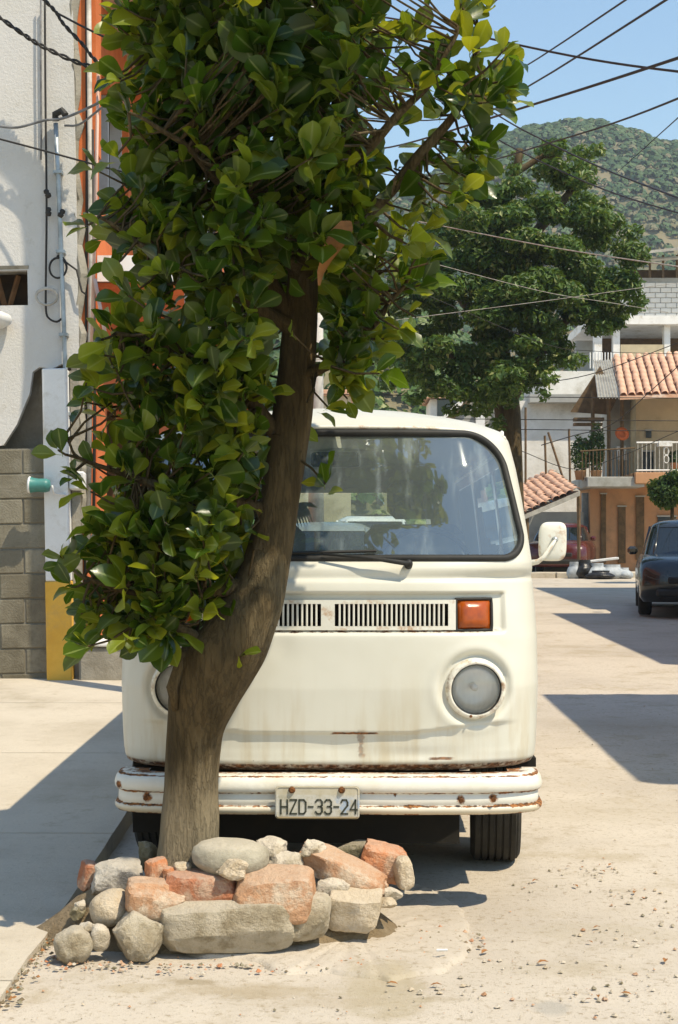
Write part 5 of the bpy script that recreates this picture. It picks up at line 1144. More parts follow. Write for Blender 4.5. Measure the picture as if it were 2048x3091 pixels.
# ------------------------------------------------------------------ houses at the far right
def fbox(m, xa, ya, xb, yb, Y, d, y_off=0):
    a, b = W(xa, yb, Y), W(xb, ya, Y); m.box((a.x, Y + y_off, a.z), (b.x, Y + y_off + d, b.z)); return m
M['peach'] = pmat('peach_wall', (.50, .27, .135), (.42, .22, .11), .9, 1.2, 30, .2, dirt=(.3, .18, .1), ds=.7)
M['beige'] = pmat('beige_wall', (.55, .46, .30), (.46, .38, .25), .9, 1, 30, .2, dirt=(.36, .3, .2), ds=.6)
M['greywall'] = pmat('grey_wall', (.42, .41, .37), (.33, .32, .29), .9, 1, 30, .2, dirt=(.25, .24, .2), ds=.8)
M['whitewash'] = pmat('whitewash', (.78, .745, .68), (.66, .62, .54), .9, 1.5, 12, .4, dist=.03, dirt=(.5, .46, .38), ds=.9)
M['wood'] = pmat('old_wood', (.16, .1, .05), (.09, .06, .03), .9, 6, 30, .3)
M['tile'] = pmat('clay_tile', (.66, .40, .26), (.54, .29, .17), .85, 5, 30, .3, dirt=(.72, .56, .44), ds=2.4)
M['sheet'] = pmat('corrugated_grey', (.44, .42, .36), (.3, .28, .24), .8, 4, 20, .2)
Y1 = 42.0
h1 = thing('tiled_house', 'peach house with clay tile roof and railed balcony at the right', 'house', (0, 0, 0))
m = MB(); fbox(m, 1782, 1466, 2400, 1790, Y1, 2.4); m.build('ground_floor_wall', M['peach'], h1)
m = MB(); fbox(m, 1920, 1150, 2400, 1440, Y1 + .8, 1.7); m.build('upper_wall', M['beige'], h1)
m = MB(); fbox(m, 1835, 1180, 1918, 1440, Y1 + 1.6, .9); m.build('recess_wall', M['greywall'], h1)
# balcony slab: front edge and a return running back on the left
a, b = W(1918, 1462, Y1 - 1.2), W(2400, 1428, Y1 - 1.2)
MB().bbox((a.x, Y1 - 1.2, a.z + .02), (b.x, Y1 + .79, b.z + .02), .02).build('balcony_slab', M['peach'], h1)
a, b = W(1748, 1476, Y1 + .3), W(1916, 1446, Y1 + .3)
MB().bbox((a.x, Y1 - 1.1, a.z), (b.x, Y1 + 3.2, b.z), .02).build('side_slab', M['greywall'], h1)
for px in range(1758, 1916, 11): MB().tube([W(px, 1452, Y1 - 1.0), W(px, 1362, Y1 - 1.0)], .013, 4).build('baluster', M['wood'], h1)
MB().tube([W(1752, 1362, Y1 - 1.0), W(1918, 1352, Y1 - 1.0)], .02, 5).build('handrail', M['wood'], h1)
for px in range(1926, 2050, 13):
    p0, p1 = W(px, 1426, Y1 - 1.1), W(px, 1336, Y1 - 1.1); MB().tube([p0, p1], .014, 5).build('baluster', M['cable_pale'], h1)
for yy in (1336, 1420): MB().tube([W(1922, yy, Y1 - 1.1), W(2300, yy - 2, Y1 - 1.1)], .025, 5).build('handrail', M['whitepaint'], h1)
for (px, py) in ((2012, 1362), (2012, 1386)):
    m = MB(); c = W(px, py, Y1 - 1.1); m.ring([c + Vector((.07 * math.cos(a), 0, .11 * math.sin(a))) for a in np.linspace(0, 6.28, 16, endpoint=False)], .014, 5); m.build('rail_ornament', M['whitepaint'], h1)
for (xa, ya, xb, yb, nm, mt, Y) in ((1941, 1364, 1972, 1436, 'door', 'glassdark', Y1 + .8), (1950, 1300, 1966, 1322, 'window', 'glassdark', Y1 + .8), (1814, 1492, 1829, 1700, 'door', 'wood', Y1), (1866, 1530, 1888, 1700, 'door', 'wood', Y1), (1920, 1500, 1944, 1690, 'door', 'wood', Y1), (1985, 1560, 2040, 1650, 'window', 'glassdark', Y1)):
    m = MB(); fbox(m, xa, ya, xb, yb, Y, .05, -.06); d = m.build(nm, M[mt], h1)
    m = MB(); fbox(m, xa - 3, ya - 4, xb + 3, ya, Y, .08, -.09); m.build('lintel', M['greywall'], d)
m = MB(); fbox(m, 1990, 1331, 2030, 1347, Y1 - 1.15, .3); m.build('towel', M['whitepaint'], h1)
for px in (1790, 1838, 1878): MB().tube([W(px, 1450, Y1 + .5), W(px, 1180, Y1 + .5)], .06, 6).build('post', M['wood'], h1)
MB().bbox(tuple(W(1762, 1478, Y1 - .35)), tuple(W(1812, 1300, Y1 - .35) + Vector((0, .1, 0))), .01).build('shutter', M['greywall'], h1) if False else None
m = MB(); fbox(m, 1758, 1488, 1812, 1690, Y1 + .3, .1); m.build('blue_door', pmat('blue_grey_door', (.30, .35, .38), (.2, .24, .26), .7, 5, 30, .2), h1)
for px in (1776, 1796): 
    m = MB(); fbox(m, px, 1488, px + 3, 1690, Y1 + .3, .03, -.04); m.build('door_rail', M['greywall'], h1)
# the tile roof slopes toward the street: eave low and near, ridge high and far
E0, E1 = W(1872, 1196, Y1 - 1.4), W(2400, 1176, Y1 - 1.4); RG0, RG1 = W(1815, 1080, Y1 + 2.6), W(2400, 1064, Y1 + 2.6)
RG0 = Vector((RG0.x + .35, RG0.y, RG0.z)); 
rfo = obj('tile_roof', None, h1)
MB().add([E0, E1, RG1, RG0, E0 - Vector((0, 0, .1)), E1 - Vector((0, 0, .1)), RG1 - Vector((0, 0, .1)), RG0 - Vector((0, 0, .1))], [(0, 1, 2, 3), (7, 6, 5, 4), (0, 4, 5, 1), (3, 7, 4, 0)]).build('roof_deck', M['tile'], rfo)
tm = MB(); nsg = 6; tv_ = []
for (yy, r_, zz) in ((0, .11, .0), (.52, .085, .035)):
    for k in range(nsg + 1):
        a = math.pi * k / nsg; tv_.append((r_ * math.cos(a), yy, zz + r_ * .8 * math.sin(a)))
tm.add(tv_, [(k, k + 1, k + nsg + 2, k + nsg + 1) for k in range(nsg)]); tme = tm.mesh('tile', M['tile'], True)
sl_ = (RG0 - E0); nrow = 9; ncol = 15
for r_ in range(nrow):
    for c in range(ncol):
        u = (c + .5) * .235; t = r_ / nrow
        p = E0 + sl_ * t; p.x = E0.x + (RG0.x - E0.x) * t + u
        if p.x > E0.x + 3.6: continue
        o = obj('tile', tme, rfo, (p.x + R.uniform(-.012, .012), p.y, p.z + (E1.z - E0.z) * u / (E1.x - E0.x) + .012 + R.uniform(0, .012)))
        o.rotation_euler = (math.atan2(sl_.z, sl_.y), R.uniform(-.04, .04), -math.atan2(sl_.x, sl_.y) + R.uniform(-.03, .03)); o.scale = (1, sl_.length / nrow / .48, 1)
# corrugated verge and dark gable
cv = []; nc = 24
G0, G1 = W(1872, 1198, Y1 - 1.4), W(1808, 1085, Y1 + 2.6)
for k in range(nc + 1):
    off = Vector((-.62 * (1 - k / nc), 0, .03 * math.sin(k * 2.1))); cv += [G0 + off * 1.15 + Vector((.08, 0, -.03)), G1 + off * .9 + Vector((.38, 0, -.02))]
MB().add(cv, [(2 * k, 2 * k + 2, 2 * k + 3, 2 * k + 1) for k in range(nc)]).build('corrugated_verge', M['sheet'], h1)
MB().add([W(1722, 1244, Y1 + 1), W(1812, 1104, Y1 + 1), W(1862, 1205, Y1 + 1), W(1840, 1252, Y1 + 1), W(1722, 1244, Y1 + 1.6), W(1812, 1104, Y1 + 1.6), W(1862, 1205, Y1 + 1.6), W(1840, 1252, Y1 + 1.6)], [(0, 3, 2, 1), (4, 5, 6, 7), (0, 1, 5, 4), (1, 2, 6, 5), (3, 0, 4, 7)]).build('gable_boarding', M['wood'], h1)
for (xa, ya, xb, yb) in ((1735, 1260, 1825, 1270), (1735, 1276, 1820, 1284), (1750, 1330, 1800, 1338)):
    m = MB(); fbox(m, xa, ya, xb, yb, Y1 + .4, .3); m.build('beam', M['wood'], h1)
m = MB(); m.lathe([(0, -.05), (.12, -.035), (.2, 0), (.21, .02), (.1, .0)], 20, Matrix.Rotation(math.radians(70), 4, 'X')); tag(m.build('round_basket', pmat('orange_plastic', (.55, .12, .02), (.4, .08, .02), .5), None, True, W(1878, 1310, Y1 - .6), (0, .35, 0)), 'round orange dish hung on the balcony of the peach house', 'dish')
tag(MB().bbox((-.14, -.02, -.22), (.14, .02, .22), .01).build('notice', M['whitepaint'], None, False, W(1878, 1368, Y1 + 1.3), (0, -.1, 0)), 'white notice board hanging behind the orange dish', 'notice')
# lean-to with sagging tile roof
lt = thing('lean_to', 'sagging lean-to roof of old tiles left of the peach house', 'lean-to', (0, 0, 0))
LA, LB = W(1570, 1560, 37.2), W(1752, 1482, 37.2)
dpt = Vector((0, 4.6, .75))
MB().add([LA, LB, LB + dpt, LA + dpt, LA - Vector((0, 0, .12)), LB - Vector((0, 0, .12)), LB + dpt - Vector((0, 0, .12)), LA + dpt - Vector((0, 0, .12))], [(0, 1, 2, 3), (7, 6, 5, 4), (0, 4, 5, 1), (3, 2, 6, 7), (1, 5, 6, 2), (0, 3, 7, 4)]).build('roof_board', M['sheet'], lt)
for r_ in range(9):
    for c in range(9):
        t = (c + .5) / 9; p = LA + (LB - LA) * t + dpt * (r_ / 9.2); o = obj('tile', tme, lt, (p.x, p.y, p.z + .03 + R.uniform(0, .02)))
        o.rotation_euler = (.15, -math.atan2((LB - LA).z, (LB - LA).x), R.uniform(-.1, .1))
for px in (1592, 1748): MB().tube([W(px, 1560 - (px - 1570) * .43, 37.3), W(px, 1760, 37.3)], .05, 6).build('post', M['wood'], lt)
m = MB(); fbox(m, 1560, 1545, 1762, 1760, 42.2, .2); m.build('back_wall', M['greywall'], lt)
# white wall building behind the far trunk
Y2 = 48.0
h2 = thing('white_building', 'tall blank whitewashed brick building behind the far tree trunk', 'building', (0, 0, 0))
m = MB(); fbox(m, 1530, 1210, 1835, 1790, Y2, 6); m.build('wall', M['whitewash'], h2)
m = MB(); fbox(m, 1640, 1120, 1800, 1208, Y2 + .5, 5); m.build('upper_wall', M['whitewash'], h2)
m = MB(); fbox(m, 1600, 1190, 1850, 1214, Y2 - .5, 6); m.build('roof_slab', M['greywall'], h2)
for px, top, bot, lx in ((1587, 1230, 1500, 0), (1645, 1315, 1500, 6), (1655, 1305, 1490, 60), (1718, 1295, 1490, 4)):
    tag(MB().tube([(0, 0, 0), W(px + lx, bot, 41.2) - W(px, top, 41.2)], .035, 5).build('bare_pole', M['wood'], None, False, W(px, top, 41.2)), {1587: 'bare upright pole nearest the far tree trunk', 1645: 'thin upright pole standing on the lean-to roof', 1655: 'bare pole leaning to the right above the lean-to', 1718: 'bare upright pole left of the peach house balcony'}[px], 'pole')
# block tower above
Y3 = 56.0
h3 = thing('block_house', 'unfinished concrete block house with open upper floor above the tiled roof', 'house', (0, 0, 0))
bl_w = .42; 
a0, b0 = W(1850, 960, Y3), W(2300, 838, Y3)
MB().box((a0.x, Y3 + .05, a0.z), (b0.x, Y3 + 6, b0.z)).build('mortar_wall', M['greywall'], h3)
bmesh_ = MB().bbox((.01, 0, .01), (bl_w - .01, .1, .19), .012).mesh('block', M['whitewash'])
nr_ = int((b0.z - a0.z) / .2)
for r_ in range(nr_):
    x = a0.x - (bl_w / 2) * (r_ % 2)
    while x < W(2070, 900, Y3).x:
        obj('block', bmesh_, h3, (x, Y3 + R.uniform(-.01, .01), a0.z + r_ * .2)); x += bl_w
m = MB(); fbox(m, 1775, 956, 2300, 982, Y3, 6, -.3); m.build('floor_slab', M['whitepaint'], h3)
m = MB(); fbox(m, 1868, 982, 2300, 1160, Y3, .2, 3.5); m.build('inner_wall', M['wood'], h3)
for (xa, xb) in ((1852, 1872), (2006, 2024), (1795, 1818)):
    m = MB(); fbox(m, xa, 982, xb, 1160, Y3, .35); m.build('column', M['whitepaint'], h3)
m = MB(); fbox(m, 1874, 1040, 2004, 1090, Y3, .15); m.build('parapet', M['beige'], h3)
m = MB(); fbox(m, 1770, 1000, 1850, 1200, Y3, .2, 2.5); m.build('stair_wall', M['greywall'], h3)
for px in range(1782, 1850, 9): MB().tube([W(px, 1064, Y3 - .2), W(px, 1112, Y3 - .2)], .025, 4).build('baluster', M['whitepaint'], h3)
m = MB(); fbox(m, 1640, 1130, 2300, 1790, Y3, 5, .3); m.build('lower_wall', M['whitewash'], h3)
MB().add([W(1900, 762, Y3 - 1), W(2300, 720, Y3 - 1), W(2300, 720, Y3 + 5), W(1900, 762, Y3 + 5), W(1900, 770, Y3 - 1), W(2300, 730, Y3 - 1), W(2300, 730, Y3 + 5), W(1900, 770, Y3 + 5)], [(0, 1, 2, 3), (7, 6, 5, 4), (0, 4, 5, 1), (0, 3, 7, 4)]).build('shed_roof', M['sheet'], h3)
MB().add([W(1950, 782, Y3 - .6), W(2300, 756, Y3 - .6), W(2300, 764, Y3 - .6), W(1950, 788, Y3 - .6)], [(0, 3, 2, 1)]).build('fascia', M['sheet'], h3) if False else MB().tube([W(1945, 786, Y3 - .6), W(2300, 760, Y3 - .6)], .07, 5).build('fascia', M['sheet'], h3)
m = MB(); fbox(m, 1930, 770, 2300, 838, Y3, .2, 3); m.build('shed_back', M['wood'], h3)
for px in (1962, 2002, 2044): MB().tube([W(px, 770, Y3 - .2), W(px, 838, Y3 - .2)], .05, 5).build('post', M['wood'], h3)
# trimmed bush beside the peach house
def leafcloud(name, mat, centres, n, s, parent=None, seed=1, kind='stuff'):
    rr_ = np.random.RandomState(seed); V_ = []; 
    cs = np.array([c[:3] for c in centres]); rs = np.array([c[3:] for c in centres]); vol = rs.prod(1); pk = rr_.choice(len(cs), n, p=vol / vol.sum())
    d = rr_.normal(size=(n, 3)); d /= np.linalg.norm(d, axis=1)[:, None]; rad = rr_.uniform(.35, 1.06, n)[:, None] ** .6
    c = cs[pk] + d * rad * rs[pk]
    u = rr_.normal(size=(n, 3)); u /= np.linalg.norm(u, axis=1)[:, None]; nn = d * .8 + rr_.normal(size=(n, 3)) * .6 + np.array([0, 0, .5]); w_ = np.cross(u, nn); w_ /= np.linalg.norm(w_, axis=1)[:, None] + 1e-9
    sz = rr_.uniform(.6, 1.3, n)[:, None] * s; u = np.cross(w_, nn); u /= np.linalg.norm(u, axis=1)[:, None] + 1e-9
    nn /= np.linalg.norm(nn, axis=1)[:, None]
    p = np.stack([c - u * sz, c + w_ * sz * .42 + nn * sz * .15, c + u * sz, c - w_ * sz * .42 + nn * sz * .15], 1).reshape(-1, 3)
    me = bpy.data.meshes.new(name); me.from_pydata(p.tolist(), [], [(4 * i, 4 * i + 1, 4 * i + 2, 4 * i + 3) for i in range(n)]); me.materials.append(mat)
    a = me.attributes.new('rnd', 'FLOAT', 'POINT'); a.data.foreach_set('value', np.repeat(rr_.rand(n), 4))
    o = obj(name, me, parent)
    if kind: o['kind'] = kind
    return o
def folmat(name, a, b, c, tr=.25, trc=(.18, .26, .02), rough=.5):
    g = N(name); at = g.n('Attribute'); at.attribute_name = 'rnd'; r_ = at.outputs['Fac']
    col = g.mix(g.ramp(r_, .1, .7), a, b); col = g.mix(g.ramp(r_, .86, .97), col, c)
    bs_ = g.pr(col, rough, None, .35); t_ = g.n('BsdfTranslucent'); t_.inputs['Color'].default_value = (*trc, 1)
    mx_ = g.n('MixShader'); mx_.inputs[0].default_value = tr; g.l(bs_, mx_.inputs[1]); g.l(t_.outputs[0], mx_.inputs[2]); return g.done(mx_.outputs[0])
M['fol'] = folmat('far_tree_leaves', (.03, .072, .010), (.082, .145, .020), (.28, .30, .10))
M['folb'] = folmat('bush_leaves', (.022, .055, .014), (.05, .10, .02), (.10, .14, .03))
for (lb_, px_, py_, rx_, rz_, sd_) in (('dark leafy potted plant at the left corner of the peach house balcony', 1752, 1400, .30, .55, 21), ('tall leafy potted plant under the dark gable of the peach house', 1800, 1370, .24, .75, 22), ('trailing green plant at the far end of the balcony rail', 2042, 1400, .22, .2, 23)):
    pt = thing('potted_plant', lb_, 'plant', W(px_, 1448 if px_ < 1900 else 1424, Y1 - .55)); leafcloud('foliage', M['folb'], [(0, 0, .2 + rz_, rx_, rx_, rz_), (.1, .05, .3 + rz_ * .8, rx_ * .7, rx_ * .7, rz_ * .8)], 900, .07, pt, sd_)
    MB().lathe([(0, 0), (.13, 0), (.17, .24), (.19, .26), (.15, .26), (0, .22)], 14).build('pot', M['peach'], pt, True)
bt = thing('clipped_tree', 'dark clipped bush at the right edge above the black car', 'tree', (W(2015, 1700, 33).x, 33, gz(33)))
c = W(2018, 1482, 33) - bt.location
leafcloud('crown', M['folb'], [(c.x, 0, c.z, .46, .45, .36), (c.x + .3, .1, c.z + .1, .4, .4, .36), (c.x - .12, -.1, c.z - .1, .34, .34, .26), (c.x - .3, 0, c.z + .12, .2, .2, .16), (c.x + .1, -.2, c.z + .3, .26, .25, .2), (c.x - .05, 0, c.z - .3, .25, .25, .14)], 5200, .055, bt, 3)
MB().tube([(c.x + .1, 0, 0), (c.x + .08, 0, c.z * .5), (c.x + .1, 0, c.z)], [.06, .05, .04], 8).build('trunk', M['bark'], bt, True)

# ------------------------------------------------------------------ big dark street tree further up the road
FY = 31.0
ft = thing('broad_tree', 'tall dense dark green tree further up the street', 'tree', (W(1545, 1700, FY).x, FY, gz(FY)))
FO = Vector(ft.location)
def fp(x, y, dy=0): return W(x, y, FY + dy) - FO
tk = [(1548, 1760, .42), (1546, 1600, .36), (1543, 1450, .33), (1538, 1330, .34), (1532, 1240, .36), (1520, 1130, .30), (1500, 1000, .24), (1490, 850, .18), (1470, 650, .12), (1440, 480, .07)]
MB().tube([fp(x, y) for x, y, r_ in tk], [r_ * .8 for _, _, r_ in tk], 14).build('trunk', M['bark'], ft, True)
for br in ([(1530, 1230, 0), (1590, 1120, -.4), (1700, 980, -.6), (1820, 860, -.6)], [(1525, 1150, 0), (1400, 1080, -.5), (1290, 1040, -.8)], [(1510, 1050, 0), (1380, 880, .4), (1280, 740, .6)], [(1490, 850, 0), (1620, 700, .3), (1740, 560, .3)], [(1470, 640, 0), (1560, 520, 0), (1640, 470, 0), (1690, 478, 0)], [(1445, 500, 0), (1400, 440, 0)], [(1560, 520, 0), (1570, 450, 0)]):
    MB().tube([fp(*p) for p in br], [.16, .12, .08, .04][:len(br)] if br[0][1] > 700 else [.10, .08, .06, .05][:len(br)], 8).build('branch', M['bark'] if br[0][1] > 560 else M['dryleaf2'] if 'dryleaf2' in M else M['bark'], ft, True)
cl = []
for (x, y, rx, ry, dy) in ((1420, 470, 55, 28, 0), (1470, 450, 50, 25, 0), (1520, 490, 50, 30, .2), (1700, 480, 90, 45, 0), (1770, 480, 55, 45, -.3), (1640, 540, 70, 45, .2), (1740, 560, 80, 50, -.4), (1480, 590, 110, 55, -.3), (1590, 620, 110, 60, -.8), (1390, 640, 90, 55, 0), (1320, 690, 100, 60, .3), (1500, 700, 140, 75, -1.2), (1650, 690, 130, 75, -1.0), (1770, 680, 110, 70, -.6), (1860, 720, 70, 60, -.2), (1240, 740, 70, 55, .3), (1290, 810, 110, 70, -.4), (1420, 820, 140, 80, -1.3), (1570, 830, 150, 85, -1.4), (1720, 830, 140, 85, -1.0), (1850, 840, 100, 80, -.5), (1920, 880, 50, 70, -.1), (1240, 880, 60, 60, 0), (1300, 950, 100, 70, -.6), (1440, 960, 130, 70, -1.2), (1580, 970, 140, 60, -1.2), (1710, 960, 110, 60, -.8), (1820, 950, 90, 50, -.3), (1900, 940, 55, 40, 0), (1240, 1060, 75, 50, -.6), (1330, 1080, 110, 60, -1.0), (1450, 1080, 90, 60, -1.0), (1560, 1060, 100, 50, -1.2), (1640, 1040, 80, 50, -1), (1390, 1160, 70, 40, -.8), (1460, 1180, 60, 50, -.6), (1600, 1140, 60, 40, -.8), (1640, 1180, 30, 30, -.6), (1500, 1250, 40, 60, .1), (1560, 1110, 60, 40, -1), (1250, 1110, 70, 45, -.8), (1190, 1040, 50, 40, -.4), (1210, 960, 60, 50, -.3), (1195, 1120, 60, 45, -.5), (1290, 1180, 60, 40, -.8), (1200, 850, 60, 60, .2), (1330, 1160, 80, 45, -1.2), (1420, 1215, 70, 40, -1.0), (1480, 1140, 80, 50, -1.5), (1620, 1120, 70, 40, -1.2), (1555, 1165, 70, 40, -1.6), (1700, 1060, 60, 40, -.8), (1500, 1215, 60, 40, -1.3)):
    for _ in range(5):
        xx = x + R.uniform(-.8, .8) * rx; yy = y + R.uniform(-.9, .9) * ry; c = fp(xx, yy, dy + R.uniform(-.7, .9)); cl.append((c.x, c.y, c.z, rx * .5 / F * FY, rx * .5 / F * FY, ry * .5 / F * FY))
leafcloud('crown', M['fol'], cl, 60000, .08, ft, 4)

# ------------------------------------------------------------------ wooded hills
M['hillsoil'] = pmat('dry_hillside', (.20, .17, .10), (.12, .115, .06), .98, .05, .4, .4, dist=1, dirt=(.26, .2, .12), ds=.02)
def hill(name, Y0, ridge, foot_y, depth, mat, seed):
    hx = np.linspace(ridge[0][0], ridge[-1][0], 90); vs_ = []; nv = 30
    for j in range(nv + 1):
        t = j / nv
        for x in hx:
            yr = np.interp(x, [r_[0] for r_ in ridge], [r_[1] for r_ in ridge]); Yd = Y0 + depth * t
            top = W(x, yr, Y0 + depth * .8).z; fz = gz(Y0); z = fz + (top - fz) * math.sin(min(1, t / .8) * math.pi / 2) ** 1.1 if t <= .8 else top - (t - .8) * depth * .5
            z += 1.5 * noise.noise(Vector((x * .01, t * 6, seed)))
            vs_.append(((x - 1024) / F * (Y0 + depth * .8), Yd, z))
    o = grid_mesh(name, vs_, len(hx), nv + 1, mat); tag(o, kind='structure'); return vs_, len(hx), nv + 1
def wood(name, label, vs_, nu_, nv_, n, size, mat, seed, xr=None):
    rr_ = np.random.RandomState(seed); A = np.array(vs_).reshape(nv_, nu_, 3); out_ = []; rn_ = []; per = 22
    for k in range(n):
        j = rr_.uniform(0, nv_ * .86 - 1); i = rr_.uniform(0, nu_ - 2); j0, i0 = int(j), int(i); a, b = j - j0, i - i0
        p = A[j0, i0] * (1 - a) * (1 - b) + A[j0, i0 + 1] * (1 - a) * b + A[j0 + 1, i0] * a * (1 - b) + A[j0 + 1, i0 + 1] * a * b
        s = size * rr_.uniform(.5, 1.35); tone = rr_.rand()
        d = rr_.normal(size=(per, 3)); d /= np.linalg.norm(d, axis=1)[:, None]; d[:, 2] = np.abs(d[:, 2]) * .9 + .15
        c = p + d * s * np.array([.62, .62, .62]); u = rr_.normal(size=(per, 3)); w_ = np.cross(u, d); w_ /= np.linalg.norm(w_, axis=1)[:, None] + 1e-9; u = np.cross(w_, d); u /= np.linalg.norm(u, axis=1)[:, None] + 1e-9
        q = s * .26; out_.append(np.stack([c - u * q, c + w_ * q * .8, c + u * q, c - w_ * q * .8], 1).reshape(-1, 3)); rn_ += [np.clip(tone + rr_.uniform(-.12, .12), 0, 1)] * (per * 4)
    P_ = np.concatenate(out_); me = bpy.data.meshes.new(name); me.from_pydata(P_.tolist(), [], [(4 * i, 4 * i + 1, 4 * i + 2, 4 * i + 3) for i in range(len(P_) // 4)]); me.materials.append(mat)
    a = me.attributes.new('rnd', 'FLOAT', 'POINT'); a.data.foreach_set('value', rn_); return tag(obj(name, me), label, kind='stuff')
M['folh'] = folmat('hill_wood_leaves', (.04, .085, .03), (.085, .135, .05), (.20, .18, .10), .1, (.1, .13, .03), .8)
hv = hill('hill', 230, [(500, 900), (900, 800), (1200, 620), (1350, 520), (1500, 450), (1600, 420), (1680, 408), (1780, 415), (1900, 450), (2048, 478), (2300, 560), (2700, 700)], 1500, 160, M['hillsoil'], 1)
wood('hill_wood', 'hazy wooded hillside behind the houses', *hv, 13000, 1.9, M['folh'], 2)
RIDGE2 = [(300, 1180), (800, 930), (950, 850), (1100, 900), (1250, 980), (1400, 1120), (1600, 1250), (1800, 1400)]
hv2 = hill('hill', 95, RIDGE2, 1500, 70, M['hillsoil'], 5)
wood('slope_wood', 'green trees on the nearer slope behind the van roof', *hv2, 2600, 1.5, M['fol'], 3)
# small houses on the nearer slope
def far_house(label, xa, ya, xb, yb, Y, wall_m, roof_m, wins, gable=False):
    if Y > 80:
        Y0_, dp_ = 95, 70; Y = Y0_ + 4
        while Y < Y0_ + dp_ * .78:
            yr_ = np.interp((xa + xb) / 2, [r_[0] for r_ in RIDGE2], [r_[1] for r_ in RIDGE2]); tp_ = W(0, yr_, Y0_ + dp_ * .8).z; fz_ = gz(Y0_)
            if W(xa, yb, Y).z <= fz_ + (tp_ - fz_) * math.sin((Y - Y0_) / dp_ / .8 * math.pi / 2) ** 1.1: break
            Y += .5
    a, b = W(xa, yb, Y), W(xb, ya, Y); t = thing('hillside_house', label, 'house', (a.x, Y, a.z - (4 if Y > 80 else a.z - gz(Y) + .2))); B_ = a.z - t.location.z; w_, h_ = b.x - a.x, b.z - a.z + B_; d_ = max(3, w_)
    MB().box((0, 0, 0), (w_, d_, h_)).build('wall', wall_m, t)
    if gable: MB().add([(-.3, -.4, h_ + .002), (w_ + .3, -.4, h_ + .002), (w_ / 2, -.4, h_ + w_ * .3), (-.3, d_, h_ + .002), (w_ + .3, d_, h_ + .002), (w_ / 2, d_, h_ + w_ * .3)], [(0, 1, 2), (5, 4, 3), (0, 2, 5, 3), (1, 4, 5, 2)]).build('roof', roof_m, t)
    else: MB().bbox((-.25, -.3, h_ + .002), (w_ + .25, d_, h_ + .28), .03).build('roof', roof_m, t)
    for (u, v, ww, hh) in wins:
        w2 = MB().box((u * w_, -.05, B_ + v * (h_ - B_)), (u * w_ + ww, -.004, B_ + v * (h_ - B_) + hh)).build('window', M['glassdark'], t); MB().box((u * w_ - .1, -.1, B_ + v * (h_ - B_) - .14), (u * w_ + ww + .1, -.002, B_ + v * (h_ - B_) - .02)).build('sill', wall_m, w2)
far_house('white two-storey house on the slope just right of the trunk', 1040, 990, 1085, 1145, 88, M['whitewash'], M['greywall'], [(.2, .15, .6, .8), (.2, .6, .6, .8)])
far_house('small blue-white house high on the slope right of the trunk', 985, 905, 1050, 945, 92, pmat('pale_blue_wall', (.5, .6, .7), None, .9), M['greywall'], [(.15, .3, .5, .5), (.55, .3, .5, .5)])
far_house('brick house with posts on the slope left of the far tree', 1150, 1025, 1200, 1110, 90, M['beige'], M['peach'], [(.2, .3, .7, .9)])
far_house('low cream house just above the van roof', 850, 1195, 1060, 1262, 70, M['beige'], M['tile'], [(.3, .4, .6, .5)])
far_house('house with red roof behind the dense tree', 1300, 1205, 1400, 1290, 62, M['whitewash'], M['tile'], [(.2, .4, .7, .8), (.6, .4, .7, .8)], True)
# white curved gable with brown roof edge
cg = thing('gabled_house', 'white house with sloping brown roof edge behind the van roof', 'house', tuple(W(1330, 1290, 52)))
gO = Vector(cg.location)
MB().add([W(x, y, Y) - gO for Y in (52, 56) for x, y in ((1290, 1800), (1530, 1800), (1530, 1180), (1455, 1196), (1400, 1216), (1330, 1290))], [(0, 1, 2, 3, 4, 5), (11, 10, 9, 8, 7, 6), (5, 4, 10, 11), (4, 3, 9, 10), (3, 2, 8, 9), (1, 7, 8, 2)]).build('wall', M['greywall'], cg)
MB().tube([W(1322, 1282, 51.8) - gO, W(1360, 1262, 51.8) - gO, W(1400, 1226, 51.8) - gO, W(1425, 1196, 51.8) - gO], .13, 6).build('roof_edge', M['wood'], cg)
MB().add([W(x, y, Y) - gO for x, y, Y in ((1320, 1276, 51.7), (1370, 1225, 51.7), (1412, 1190, 51.7), (1395, 1222, 51.7), (1350, 1258, 51.7), (1320, 1276, 52), (1370, 1225, 52), (1412, 1190, 52), (1395, 1222, 52), (1350, 1258, 52))], [(0, 4, 3, 2, 1), (0, 1, 6, 5), (1, 2, 7, 6)]).build('white_verge', M['whitewash'], cg)
m = MB(); fbox(m, 1435, 1235, 1462, 1320, 52, .2, -.3)
MB().add([tuple(Vector(p) - gO) for p in m.v], m.f).build('column', M['whitepaint'], cg)

